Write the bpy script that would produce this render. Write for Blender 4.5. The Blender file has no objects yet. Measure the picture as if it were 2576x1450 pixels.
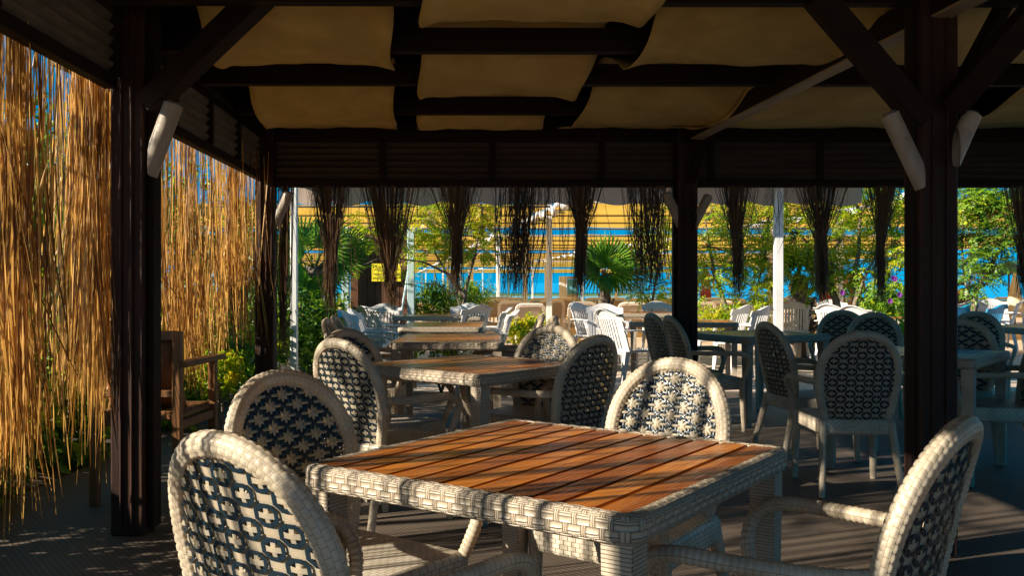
import bpy, bmesh, math, random
import numpy as np
from mathutils import Vector, Matrix
C = bpy.context.scene.collection
PI = math.pi
# ------------------------------------------------------------------ camera frame (2576 wide measuring grid)
F, CX, HZ, CH = 2300.0, 1288.0, 712.0, 1.19
def P(px, py, Y): return Vector(((px-CX)*Y/F, Y, CH-(py-HZ)*Y/F))
def G(px, py, h=0.0): return P(px, py, (CH-h)*F/(py-HZ))
def rnd(a, b): return random.uniform(a, b)
# ------------------------------------------------------------------ mesh builder
class MB:
    def __init__(s): s.v=[]; s.f=[]; s.uv=[]; s.mi=[]; s.sm=[]
    def add(s, vs, fs, uvs=None, mi=0, smooth=False):
        o=len(s.v); s.v.extend([tuple(map(float, p)) for p in vs])
        for k,f in enumerate(fs):
            s.f.append([i+o for i in f]); s.uv.append(uvs[k] if uvs else None); s.mi.append(mi); s.sm.append(smooth)
    def box(s, c, size, rot=None, ch=0.0, mi=0):
        hx,hy,hz=[d/2 for d in size]; c=Vector(c)
        if ch>0:
            ch=min(ch,hx*.9,hy*.9,hz*.9); vs=[]; idx={}
            for sx in(-1,1):
                for sy in(-1,1):
                    for sz in(-1,1):
                        for ax in range(3):
                            p=[sx*hx,sy*hy,sz*hz]
                            for a2 in range(3):
                                if a2!=ax: p[a2]-=(sx,sy,sz)[a2]*ch
                            idx[(sx,sy,sz,ax)]=len(vs); vs.append(Vector(p))
            fs=[]
            def key(ax,a,b,sg):
                q=[0,0,0]; q[ax]=sg; o=[i for i in range(3) if i!=ax]; q[o[0]]=a; q[o[1]]=b; return tuple(q)
            for ax in range(3):
                for sg in(-1,1):
                    fs.append([idx[key(ax,a,b,sg)+(ax,)] for a,b in((-1,-1),(1,-1),(1,1),(-1,1))])
            for ax in range(3):
                o=[i for i in range(3) if i!=ax]
                for a in(-1,1):
                    for b in(-1,1):
                        q1=[0,0,0]; q1[o[0]]=a; q1[o[1]]=b
                        k1=list(q1);k1[ax]=-1;k2=list(q1);k2[ax]=1
                        fs.append([idx[tuple(k1)+(o[0],)],idx[tuple(k2)+(o[0],)],idx[tuple(k2)+(o[1],)],idx[tuple(k1)+(o[1],)]])
            for sx in(-1,1):
                for sy in(-1,1):
                    for sz in(-1,1): fs.append([idx[(sx,sy,sz,a)] for a in range(3)])
            cen=Vector((0,0,0)); out=[]
            for f in fs:
                n=(vs[f[1]]-vs[f[0]]).cross(vs[f[2]]-vs[f[0]]); m=sum((vs[i] for i in f),Vector())/len(f)
                out.append(f if n.dot(m)>0 else f[::-1])
            fs=out
        else:
            vs=[Vector((x*hx,y*hy,z*hz)) for x in(-1,1) for y in(-1,1) for z in(-1,1)]
            fs=[[0,1,3,2],[4,6,7,5],[0,4,5,1],[2,3,7,6],[0,2,6,4],[1,5,7,3]]
        if rot is not None: vs=[rot@p for p in vs]
        s.add([p+c for p in vs], fs, None, mi)
    def bar(s, a, b, w, h, up=(0,0,1), ch=0.0, mi=0):
        a=Vector(a); b=Vector(b); d=(b-a); L=d.length; d.normalize(); up=Vector(up)
        x=d.cross(up); x.normalize(); z=x.cross(d)
        s.box((a+b)/2,(w,L,h),Matrix((x,d,z)).transposed(),ch,mi)
    def tube(s, pts, rad, n=6, mi=0, cap=True, smooth=True):
        pts=[Vector(p) for p in pts]; m=len(pts)
        if not hasattr(rad,'__len__'): rad=[rad]*m
        ref=None; vs=[]
        for i,p in enumerate(pts):
            t=(pts[min(i+1,m-1)]-pts[max(i-1,0)]).normalized()
            if ref is None:
                ref=Vector((0,0,1)) if abs(t.z)<.9 else Vector((1,0,0))
            x=t.cross(ref)
            if x.length<1e-6: x=t.orthogonal()
            x.normalize(); y=x.cross(t); ref=y
            for k in range(n):
                a=2*PI*k/n; vs.append(p+(x*math.cos(a)+y*math.sin(a))*rad[i])
        fs=[[i*n+k,i*n+(k+1)%n,(i+1)*n+(k+1)%n,(i+1)*n+k] for i in range(m-1) for k in range(n)]
        fs=[f[::-1] for f in fs]
        if cap and n>2:
            fs.append(list(range(n))); fs.append([(m-1)*n+k for k in range(n)][::-1])
        s.add(vs,fs,None,mi,smooth)
    def ribbon(s, pts, w, mi=0):
        a=rnd(0,PI); x=Vector((math.cos(a),math.sin(a),0)); vs=[]; m=len(pts)
        for i,p in enumerate(pts):
            ww=w*(.35 if i==m-1 else 1)*(.8 if i==0 else 1); q=Vector(p); vs+= [q-x*ww,q+x*ww]
            x=(x+Vector((rnd(-.25,.25),rnd(-.25,.25),0))).normalized()
        s.add(vs,[[2*i,2*i+1,2*i+3,2*i+2] for i in range(m-1)],None,mi,True)
    def sweep(s, pts, ref, ra, rb, cell, nr, amp=.0, res=4, resv=3, closed=False, mi=0, style='brick'):
        """woven tube: pillowed straps laid in a running bond; uv counts straps"""
        P0=np.array([tuple(p) for p in pts],float)
        if closed: P0=np.vstack([P0,P0[:1]])
        seg=np.linalg.norm(np.diff(P0,axis=0),axis=1); cum=np.concatenate([[0],np.cumsum(seg)]); L=cum[-1]
        ncell=max(2,int(round(L/cell))); 
        if closed and ncell%2: ncell+=1
        m=ncell*res+1; t=np.linspace(0,L,m)
        Q=np.stack([np.interp(t,cum,P0[:,k]) for k in range(3)],1)
        T=np.gradient(Q,axis=0)
        if closed: T[0]=T[-1]=Q[1]-Q[-2]
        T/=np.linalg.norm(T,axis=1)[:,None]
        R=np.array([tuple(ref(i/(m-1))) if callable(ref) else tuple(ref) for i in range(m)],float)
        B=np.cross(T,R); B/=np.linalg.norm(B,axis=1)[:,None]; N=np.cross(B,T)
        n=nr*resv; u=np.linspace(0,ncell,m); v=np.arange(n)/resv
        U,V=np.meshgrid(u,v,indexing='ij')
        row=np.floor(V).astype(int)
        if style=='brick': fu=(U+.5*((row%2)==0))%1.0
        else: fu=U%1.0
        fv=V%1.0
        h=(1-(2*fu-1)**4)
        if style=='brick': h=h*(1-np.abs(2*fv-1)**3)
        A=2*PI*V/nr
        raf=np.array([ra(i/(m-1)) if callable(ra) else ra for i in range(m)]); rbf=np.array([rb(i/(m-1)) if callable(rb) else rb for i in range(m)])
        ca,sa=np.cos(A),np.sin(A)
        X=Q[:,None,:]+B[:,None,:]*((raf[:,None]+amp*h)*ca)[:,:,None]+N[:,None,:]*((rbf[:,None]+amp*h)*sa)[:,:,None]
        fs=[];uvs=[]
        for i in range(m-1):
            for k in range(n):
                k2=(k+1)%n
                fs.append([i*n+k,i*n+k2,(i+1)*n+k2,(i+1)*n+k])
                v0,v1=k/resv,(k+1)/resv
                uvs.append([(u[i],v0),(u[i],v1),(u[i+1],v1),(u[i+1],v0)])
        if not closed:
            fs.append(list(range(n))[::-1]); uvs.append([(0.5,.5)]*n); fs.append([(m-1)*n+k for k in range(n)]); uvs.append([(0.5,.5)]*n)
        s.add(X.reshape(-1,3).tolist(),fs,uvs,mi,True)
    def build(s, name, mats, parent=None, smooth=None, boxuv=None):
        me=bpy.data.meshes.new(name); me.from_pydata(s.v,[],s.f)
        if not isinstance(mats,(list,tuple)): mats=[mats]
        for m in mats: me.materials.append(m)
        me.polygons.foreach_set('material_index',s.mi)
        me.polygons.foreach_set('use_smooth',[bool(smooth) if smooth is not None else q for q in s.sm])
        if boxuv or any(u is not None for u in s.uv):
            ul=me.uv_layers.new(name='UVMap'); dat=np.zeros((len(me.loops),2))
            cu,cv=boxuv or (.024,.012); li=0
            V=s.v
            for k,f in enumerate(s.f):
                if s.uv[k] is not None:
                    for q in s.uv[k]: dat[li]=q; li+=1
                else:
                    a,b,c=[Vector(V[i]) for i in f[:3]]; nn=(b-a).cross(c-a); ax=max(range(3),key=lambda i:abs(nn[i]))
                    o=[(1,2),(0,2),(0,1)][ax]
                    for i in f: dat[li]=(V[i][o[0]]/cu,V[i][o[1]]/cv); li+=1
            ul.data.foreach_set('uv',dat.ravel())
        me.update(); ob=bpy.data.objects.new(name,me); C.objects.link(ob)
        if parent: ob.parent=parent
        return ob
def tag(o,label=None,cat=None,group=None,kind=None):
    if label: o['label']=label
    if cat: o['category']=cat
    if group: o['group']=group
    if kind: o['kind']=kind
    return o
def empty(name,loc=(0,0,0),rz=0,label=None,cat=None,group=None):
    o=bpy.data.objects.new(name,None); C.objects.link(o); o.location=loc; o.rotation_euler=(0,0,rz); o.empty_display_size=.1
    return tag(o,label,cat,group)
def dup(root,loc,rz,label=None,group=None,skip=()):
    kids=[o for o in root.children]
    r=root.copy(); C.objects.link(r); r.location=loc; r.rotation_euler=(0,0,rz)
    if label: r['label']=label
    if group: r['group']=group
    for ch in kids:
        c=ch.copy(); C.objects.link(c); c.parent=r
        for g in list(ch.children):
            d=g.copy(); C.objects.link(d); d.parent=c
    return r
# ------------------------------------------------------------------ materials
def nt(name):
    m=bpy.data.materials.new(name); m.use_nodes=True; n=m.node_tree.nodes; l=m.node_tree.links
    b=n['Principled BSDF']; return m,n,l,b
def addn(n,t,**kw):
    x=n.new(t)
    for k,v in kw.items():
        if k.startswith('i_'):
            x.inputs[k[2:].replace('_',' ')].default_value=v
        else: setattr(x,k,v)
    return x
def ramp(n,stops):
    r=n.new('ShaderNodeValToRGB'); e=r.color_ramp.elements
    while len(e)>1: e.remove(e[-1])
    e[0].position=stops[0][0]; e[0].color=(*stops[0][1],1)
    for p,c in stops[1:]:
        q=e.new(p); q.color=(*c,1)
    return r
def coords(n,l,scale=(1,1,1),rot=(0,0,0),src='Object'):
    t=n.new('ShaderNodeTexCoord'); mp=n.new('ShaderNodeMapping'); mp.inputs['Scale'].default_value=scale; mp.inputs['Rotation'].default_value=rot
    l.new(t.outputs[src],mp.inputs[0]); return mp.outputs[0]
def finish_trans(m,n,l,b,colsock,amount,tint=None):
    """mix the principled shader with a translucent one of the thing's own colour"""
    tr=n.new('ShaderNodeBsdfTranslucent'); mx=n.new('ShaderNodeMixShader'); mx.inputs[0].default_value=amount
    if tint:
        mm=addn(n,'ShaderNodeMix',data_type='RGBA',blend_type='MULTIPLY'); mm.inputs[0].default_value=1
        l.new(colsock,mm.inputs[6]); mm.inputs[7].default_value=(*tint,1); l.new(mm.outputs[2],tr.inputs[0])
    else: l.new(colsock,tr.inputs[0])
    l.new(b.outputs[0],mx.inputs[1]); l.new(tr.outputs[0],mx.inputs[2]); l.new(mx.outputs[0],n['Material Output'].inputs[0])
def mat_noise(name,c1,c2,scale=(8,8,8),rough=.6,bump=.0,bscale=None,trans=0,tint=None,detail=4,spec=.5,island=0,rot=(0,0,0),dist=.0,stops=(.3,.7)):
    m,n,l,b=nt(name)
    co=coords(n,l,scale,rot); no=addn(n,'ShaderNodeTexNoise'); no.inputs['Scale'].default_value=1; no.inputs['Detail'].default_value=detail
    no.inputs['Distortion'].default_value=dist; l.new(co,no.inputs['Vector'])
    fac=no.outputs['Fac']
    if island:
        g=n.new('ShaderNodeNewGeometry'); ma=addn(n,'ShaderNodeMath',operation='MULTIPLY_ADD'); ma.inputs[1].default_value=island; 
        l.new(g.outputs['Random Per Island'],ma.inputs[0]); sub=addn(n,'ShaderNodeMath',operation='SUBTRACT'); sub.inputs[1].default_value=island/2
        l.new(fac,ma.inputs[2]); l.new(ma.outputs[0],sub.inputs[0]); fac=sub.outputs[0]
    r=ramp(n,[(stops[0],c1),(stops[1],c2)]); l.new(fac,r.inputs[0]); l.new(r.outputs[0],b.inputs['Base Color'])
    b.inputs['Roughness'].default_value=rough; b.inputs['Specular IOR Level'].default_value=spec
    if bump:
        bp=n.new('ShaderNodeBump'); bp.inputs['Strength'].default_value=bump; bp.inputs['Distance'].default_value=.01
        if bscale:
            n2=addn(n,'ShaderNodeTexNoise'); n2.inputs['Scale'].default_value=1; n2.inputs['Detail'].default_value=3; l.new(coords(n,l,bscale,rot),n2.inputs['Vector']); l.new(n2.outputs['Fac'],bp.inputs['Height'])
        else: l.new(no.outputs['Fac'],bp.inputs['Height'])
        l.new(bp.outputs[0],b.inputs['Normal'])
    if trans: finish_trans(m,n,l,b,r.outputs[0],trans,tint)
    return m
def mat_weave(name,c1,c2,seam,rough=.42,bump=.5,trans=0,tint=None,mortar=.05,sub=0,bw=1):
    m,n,l,b=nt(name)
    uv=n.new('ShaderNodeTexCoord'); br=n.new('ShaderNodeTexBrick'); l.new(uv.outputs['UV'],br.inputs['Vector'])
    br.inputs['Scale'].default_value=1; br.inputs['Brick Width'].default_value=bw; br.inputs['Row Height'].default_value=1; br.offset=.5
    br.inputs['Mortar Size'].default_value=mortar; br.inputs['Mortar Smooth'].default_value=.6
    br.inputs['Color1'].default_value=(*c1,1); br.inputs['Color2'].default_value=(*c2,1); br.inputs['Mortar'].default_value=(*seam,1)
    col=br.outputs['Color']
    no=addn(n,'ShaderNodeTexNoise'); no.inputs['Scale'].default_value=9; no.inputs['Detail'].default_value=5; l.new(uv.outputs['Object'],no.inputs['Vector'])
    rr=ramp(n,[(.3,(.72,.69,.64)),(.65,(1,1,1))]); l.new(no.outputs['Fac'],rr.inputs[0])
    mm=addn(n,'ShaderNodeMix',data_type='RGBA',blend_type='MULTIPLY'); mm.inputs[0].default_value=1; l.new(col,mm.inputs[6]); l.new(rr.outputs[0],mm.inputs[7])
    l.new(mm.outputs[2],b.inputs['Base Color']); b.inputs['Roughness'].default_value=rough
    h=br.outputs['Fac']; inv=addn(n,'ShaderNodeMath',operation='SUBTRACT'); inv.inputs[0].default_value=1; l.new(h,inv.inputs[1]); hs=inv.outputs[0]
    if sub:
        mp=n.new('ShaderNodeSeparateXYZ'); l.new(uv.outputs['UV'],mp.inputs[0]); a=addn(n,'ShaderNodeMath',operation='MULTIPLY'); a.inputs[1].default_value=2*PI*sub; l.new(mp.outputs[1],a.inputs[0])
        sn=addn(n,'ShaderNodeMath',operation='SINE'); l.new(a.outputs[0],sn.inputs[0]); a2=addn(n,'ShaderNodeMath',operation='MULTIPLY_ADD'); a2.inputs[1].default_value=.25; l.new(sn.outputs[0],a2.inputs[0]); l.new(hs,a2.inputs[2]); hs=a2.outputs[0]
    bp=n.new('ShaderNodeBump'); bp.inputs['Strength'].default_value=bump; bp.inputs['Distance'].default_value=.004; l.new(hs,bp.inputs['Height']); l.new(bp.outputs[0],b.inputs['Normal'])
    if trans: finish_trans(m,n,l,b,mm.outputs[2],trans,tint)
    return m
def mat_basket(name,c,dark,k=3,vw=.27):
    """basket weave: bands of k strands with a narrow crossing at each end, bands offset row by row"""
    m,n,l,b=nt(name); tc=n.new('ShaderNodeTexCoord'); sp=n.new('ShaderNodeSeparateXYZ'); l.new(tc.outputs['UV'],sp.inputs[0])
    def mt(op,a,bb=None,c_=None):
        q=addn(n,'ShaderNodeMath',operation=op)
        for i,v in enumerate((a,bb,c_)):
            if v is None: continue
            if isinstance(v,(int,float)): q.inputs[i].default_value=v
            else: l.new(v,q.inputs[i])
        return q.outputs[0]
    U,V=sp.outputs[0],sp.outputs[1]; row=mt('FLOOR',V); par=mt('MODULO',row,2.0); off=mt('MULTIPLY',mt('SUBTRACT',1.0,par),.5)
    u=mt('FRACT',mt('ADD',U,off)); v=mt('FRACT',V)
    cr=mt('LESS_THAN',u,vw)
    sh=mt('ABSOLUTE',mt('SINE',mt('MULTIPLY',v,PI*k))); sv=mt('ABSOLUTE',mt('SINE',mt('MULTIPLY',mt('DIVIDE',u,vw),PI*2)))
    h=mt('ADD',mt('MULTIPLY',sv,cr),mt('MULTIPLY',sh,mt('SUBTRACT',1.0,cr)))
    eb=mt('MULTIPLY',mt('SUBTRACT',u,vw),mt('SUBTRACT',1.0,u)); ed=mt('MINIMUM',mt('MULTIPLY',mt('ABSOLUTE',eb),16.0),1.0)
    h2=mt('MULTIPLY',mt('POWER',h,.45),mt('ADD',.35,mt('MULTIPLY',ed,.65)))
    no=addn(n,'ShaderNodeTexNoise'); no.inputs['Scale'].default_value=30; l.new(tc.outputs['Object'],no.inputs['Vector'])
    h3=mt('MULTIPLY',h2,mt('ADD',.75,mt('MULTIPLY',no.outputs['Fac'],.5)))
    r=ramp(n,[(.08,dark),(.55,tuple(x*.8 for x in c)),(1,c)]); l.new(h3,r.inputs[0]); l.new(r.outputs[0],b.inputs['Base Color']); b.inputs['Roughness'].default_value=.42
    bp=n.new('ShaderNodeBump'); bp.inputs['Strength'].default_value=.8; bp.inputs['Distance'].default_value=.004; l.new(h2,bp.inputs['Height']); l.new(bp.outputs[0],b.inputs['Normal'])
    return m
def mat_plain(name,c,rough=.5,spec=.5,trans=0,tint=None,metal=0):
    m,n,l,b=nt(name)
    no=addn(n,'ShaderNodeTexNoise'); no.inputs['Scale'].default_value=14; no.inputs['Detail'].default_value=4; l.new(coords(n,l),no.inputs['Vector'])
    r=ramp(n,[(.3,tuple(x*.86 for x in c)),(.7,c)]); l.new(no.outputs['Fac'],r.inputs[0]); l.new(r.outputs[0],b.inputs['Base Color'])
    b.inputs['Roughness'].default_value=rough; b.inputs['Specular IOR Level'].default_value=spec; b.inputs['Metallic'].default_value=metal
    if trans: finish_trans(m,n,l,b,r.outputs[0],trans,tint)
    return m
M={}
M['dark_wood']=mat_noise('dark stained timber',(.018,.007,.0045),(.052,.020,.010),(14,14,1.6),.62,.35,(60,60,5),spec=.25)
M['beam_wood']=mat_noise('dark beam timber',(.008,.0034,.0028),(.018,.008,.0055),(1.6,14,14),.7,.3,(5,60,60),spec=.2)
M['louvre']=mat_noise('lit louvre timber',(.055,.044,.035),(.125,.10,.08),(6,6,30),.65,.2)  # paler grey puts the light on the left slats into the colour
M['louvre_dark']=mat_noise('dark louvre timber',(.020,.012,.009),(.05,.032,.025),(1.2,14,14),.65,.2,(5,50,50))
M['pale_wood']=mat_noise('bare pine',(.30,.23,.16),(.45,.36,.27),(12,1.2,12),.6,.2,(50,4,50))
M['ceiling_cloth']=mat_noise('unbleached linen',(.56,.43,.165),(.76,.60,.26),(4,4,4),.9,.12,(700,700,700),trans=.12,dist=.4,detail=14)
M['rattan']=mat_weave('cream rattan strap',(.78,.68,.52),(.72,.61,.46),(.34,.25,.155),.36,.30,trans=.30,tint=(1,.82,.45),mortar=.035)
M['rattan_fine']=mat_weave('cream rattan seat weave',(.78,.70,.56),(.70,.60,.46),(.30,.22,.14),.45,.7,trans=.15,tint=(1,.84,.5),mortar=.06)
M['strap']=mat_plain('cream strap',(.77,.68,.52),.32,.5,.55,(1,.84,.46))
M['navy']=mat_plain('navy strap',(.010,.022,.034),.3,.5)
M['frame_weave']=mat_basket('grey cream table weave',(.48,.385,.275),(.07,.05,.032))
M['leg_weave']=mat_weave('fine wound table leg',(.58,.48,.36),(.50,.41,.30),(.14,.10,.065),.5,.9,mortar=.10,bw=40)
M['teak']=mat_noise('oiled teak',(.26,.068,.008),(.53,.180,.022),(2.0,26,26),.24,.18,(8,130,130),island=.55,dist=.5)
M['chairwood']=mat_noise('brown hardwood',(.12,.05,.015),(.23,.10,.03),(20,20,3),.45,.15)
M['cushion']=mat_noise('brown leather',(.15,.055,.016),(.24,.095,.03),(9,9,9),.5,.3)
M['white_plastic']=mat_plain('white moulded plastic',(.73,.69,.655),.38,.5,.10)
M['blue_plastic']=mat_plain('blue moulded plastic',(.012,.32,.56),.38,.5,.08)
M['beige_plastic']=mat_plain('beige moulded plastic',(.88,.79,.67),.4)
M['sling']=mat_noise('taupe mesh sling',(.44,.35,.26),(.52,.43,.33),(300,300,300),.8)
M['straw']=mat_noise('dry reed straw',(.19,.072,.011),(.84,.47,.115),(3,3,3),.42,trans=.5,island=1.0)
M['straw_shaded']=mat_noise('shaded reed straw',(.07,.032,.013),(.30,.16,.06),(3,3,3),.45,trans=.22,island=.8,spec=.6)  # same straw, darkened in colour where no sun shines through it
M['white_paint']=mat_noise('white painted post',(.66,.64,.60),(.78,.77,.74),(3,3,3),.5)
M['blue_paint']=mat_noise('pale blue painted post',(.36,.48,.50),(.46,.58,.60),(3,3,3),.5)
M['valance']=mat_noise('mauve grey awning cloth',(.40,.29,.23),(.47,.35,.28),(3,3,3),.85,trans=.25)
M['shade_cloth']=mat_noise('ochre shade cloth',(.80,.43,.06),(.88,.52,.09),(.6,.6,.6),.9,trans=.8)
M['hem']=mat_plain('white gathered cloth',(.82,.82,.82),.8,.2,.3)
M['bar']=mat_plain('grey steel bar',(.20,.17,.15),.5)
M['tube_lamp']=mat_noise('pale bamboo tube',(.27,.22,.165),(.37,.31,.245),(30,30,3),.5,.1)
M['brown_wall']=mat_noise('brown boards',(.075,.028,.011),(.13,.05,.018),(9,9,1.0),.55,.2,(40,40,3))
M['notice']=mat_plain('yellow notice',(.85,.70,.02),.5)
M['ink']=mat_plain('black print',(.02,.02,.015),.6)
M['bark']=mat_noise('grey brown bark',(.10,.07,.045),(.26,.20,.14),(18,18,5),.85,.6,(60,60,14))
M['palm_bark']=mat_noise('palm bark',(.07,.05,.035),(.28,.21,.15),(22,22,9),.9,.6)
M['leaf']=mat_noise('feathery leaf',(.15,.36,.012),(.60,.66,.022),(1.1,1.1,1.1),.4,trans=.55,island=.45,tint=(1,1,.6),stops=(.25,.75))
M['leaf_yellow']=mat_noise('yellowing leaf',(.34,.42,.012),(.78,.62,.02),(1.4,1.4,1.4),.4,trans=.45,island=.5,stops=(.25,.75))
M['leaf_dark']=mat_noise('dark shrub leaf',(.05,.14,.012),(.24,.40,.022),(1.5,1.5,1.5),.38,trans=.35,island=.5)
M['palm_leaf']=mat_noise('fan palm leaf',(.045,.19,.012),(.22,.40,.035),(2,2,2),.36,trans=.45,island=.45)
M['petal']=mat_plain('purple petal',(.35,.06,.45),.5,.4,.3)
M['skin']=mat_plain('tanned skin',(.46,.24,.14),.5)
M['hair']=mat_plain('dark hair',(.02,.014,.01),.6)
M['dark_cloth']=mat_plain('dark cloth',(.06,.035,.03),.8)
M['red_cloth']=mat_plain('red swimwear',(.35,.05,.05),.7)
M['blue_cloth']=mat_plain('blue parasol cloth',(.03,.08,.28),.8,.3,.2)
M['cream_cloth']=mat_plain('cream parasol cloth',(.72,.62,.42),.85,.3,.2)
M['booth']=mat_noise('white ribbed panel',(.62,.62,.64),(.74,.74,.76),(3,3,3),.5)
M['booth_tan']=mat_plain('tan panel',(.40,.34,.27),.6)
M['glass_blue']=mat_plain('blue window',(.10,.36,.55),.08,.8)
# floor mat: fine ribbed weave
def mat_floor():
    m,n,l,b=nt('ribbed floor mat')
    co=coords(n,l,(1,1,1),(0,0,math.radians(52)))
    w=addn(n,'ShaderNodeTexWave',wave_type='BANDS',bands_direction='X',wave_profile='SIN'); w.inputs['Scale'].default_value=24; l.new(co,w.inputs[0])
    w2=addn(n,'ShaderNodeTexWave',wave_type='BANDS',bands_direction='Y',wave_profile='SIN'); w2.inputs['Scale'].default_value=13; l.new(co,w2.inputs[0])
    mul=addn(n,'ShaderNodeMath',operation='MULTIPLY_ADD'); mul.inputs[1].default_value=.45; l.new(w2.outputs['Fac'],mul.inputs[0]); l.new(w.outputs['Fac'],mul.inputs[2])
    no=addn(n,'ShaderNodeTexNoise'); no.inputs['Scale'].default_value=2.2; no.inputs['Detail'].default_value=6; l.new(coords(n,l),no.inputs[0])
    r=ramp(n,[(.15,(.045,.036,.030)),(.95,(.235,.172,.118))]); sc=addn(n,'ShaderNodeMath',operation='MULTIPLY'); sc.inputs[1].default_value=.69; l.new(mul.outputs[0],sc.inputs[0]); l.new(sc.outputs[0],r.inputs[0])
    r2=ramp(n,[(.3,(.7,.7,.72)),(.7,(1,1,1))]); l.new(no.outputs['Fac'],r2.inputs[0])
    mm=addn(n,'ShaderNodeMix',data_type='RGBA',blend_type='MULTIPLY'); mm.inputs[0].default_value=1; l.new(r.outputs[0],mm.inputs[6]); l.new(r2.outputs[0],mm.inputs[7]); l.new(mm.outputs[2],b.inputs['Base Color'])
    bp=n.new('ShaderNodeBump'); bp.inputs['Strength'].default_value=.6; bp.inputs['Distance'].default_value=.003; l.new(mul.outputs[0],bp.inputs['Height']); l.new(bp.outputs[0],b.inputs['Normal'])
    b.inputs['Roughness'].default_value=.6
    return m
M['floor']=mat_floor()
M['paving']=mat_noise('pinkish paving',(.46,.35,.26),(.60,.47,.36),(1.6,1.6,1.6),.85,.3,(30,30,30))
M['soil']=mat_noise('dark garden soil',(.035,.024,.015),(.10,.07,.045),(7,7,7),.95,.7,(40,40,40))
M['sand']=mat_noise('beach sand',(.58,.48,.36),(.70,.59,.45),(2,2,2),.95,.2)
def mat_sea():
    m,n,l,b=nt('sea water')
    no=addn(n,'ShaderNodeTexNoise'); no.inputs['Scale'].default_value=1; no.inputs['Detail'].default_value=4; l.new(coords(n,l,(.25,.9,1)),no.inputs[0])
    r=ramp(n,[(.3,(.0,.38,.70)),(.7,(.02,.48,.82))]); l.new(no.outputs['Fac'],r.inputs[0]); l.new(r.outputs[0],b.inputs['Base Color'])
    b.inputs['Roughness'].default_value=.35; b.inputs['Specular IOR Level'].default_value=.25
    bp=n.new('ShaderNodeBump'); bp.inputs['Strength'].default_value=.5; bp.inputs['Distance'].default_value=.2; l.new(no.outputs['Fac'],bp.inputs['Height']); l.new(bp.outputs[0],b.inputs['Normal'])
    return m
M['sea']=mat_sea()
# ================================================================== FURNITURE
random.seed(7)
# ---- wicker armchair: faces +Y, origin on the floor
def backpt(u,s,off=0.0):
    """point of the leaning, slightly hollow chair back; off>0 is towards the sitter"""
    y=-.195-.19*s-.05*s*s+.035*(u/.24)**2; z=.405+s*.93
    return Vector((u,y+off*.97,z+off*.2))
def halfw(s):
    if s<.28: return .165+.047*math.sin(min(1,s/.28)*PI/2)
    t=min(1,(s-.28)/.255); return .212*math.sqrt(max(0,1-t**2.3))
def outline(n=90):
    pts=[]
    for i in range(26): pts.append((-halfw(.28*i/26),.28*i/26))
    for i in range(n+1):
        a=PI-PI*i/n; c,s_=math.cos(a),math.sin(a)
        u=.212*(abs(c)**.92)*(1 if c>0 else -1); pts.append((u,.28+.255*abs(s_)**.92))
    for i in range(25,-1,-1): pts.append((halfw(.28*i/26),.28*i/26))
    return pts
def petal(mb,c,d,L,w,off,h,mi,mapf=backpt):
    """puffed strap piece centred at c=(u,s) along d"""
    du,ds=d; l=math.hypot(du,ds); du/=l; ds/=l; pu,ps=-ds,du
    st=[(-1,.15,0),(-.72,1,.8),(0,1.05,1),(.72,1,.8),(1,.15,0)]; vs=[]
    for t,ww,hh in st:
        cu,cs=c[0]+du*L/2*t,c[1]+ds*L/2*t
        vs.append(mapf(cu+pu*w/2*ww,cs+ps*w/2*ww,off)); vs.append(mapf(cu,cs,off+h*hh)); vs.append(mapf(cu-pu*w/2*ww,cs-ps*w/2*ww,off))
    fs=[]
    for i in range(4):
        for k in range(2): fs.append([i*3+k,i*3+k+1,(i+1)*3+k+1,(i+1)*3+k])
    mb.add(vs,fs,None,mi,True)
def flat(mb,c,d,L,w,off,mi,bow=0.0,mapf=backpt):
    du,ds=d; l=math.hypot(du,ds); du/=l; ds/=l; pu,ps=-ds,du; vs=[]
    for t,bb in((-1,0),(-.33,1),(.33,1),(1,0)):
        cu,cs=c[0]+du*L/2*t,c[1]+ds*L/2*t
        vs.append(mapf(cu+pu*w/2,cs+ps*w/2,off+bow*bb)); vs.append(mapf(cu-pu*w/2,cs-ps*w/2,off+bow*bb))
    mb.add(vs,[[2*i,2*i+1,2*i+3,2*i+2] for i in range(3)],None,mi,True)
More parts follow.
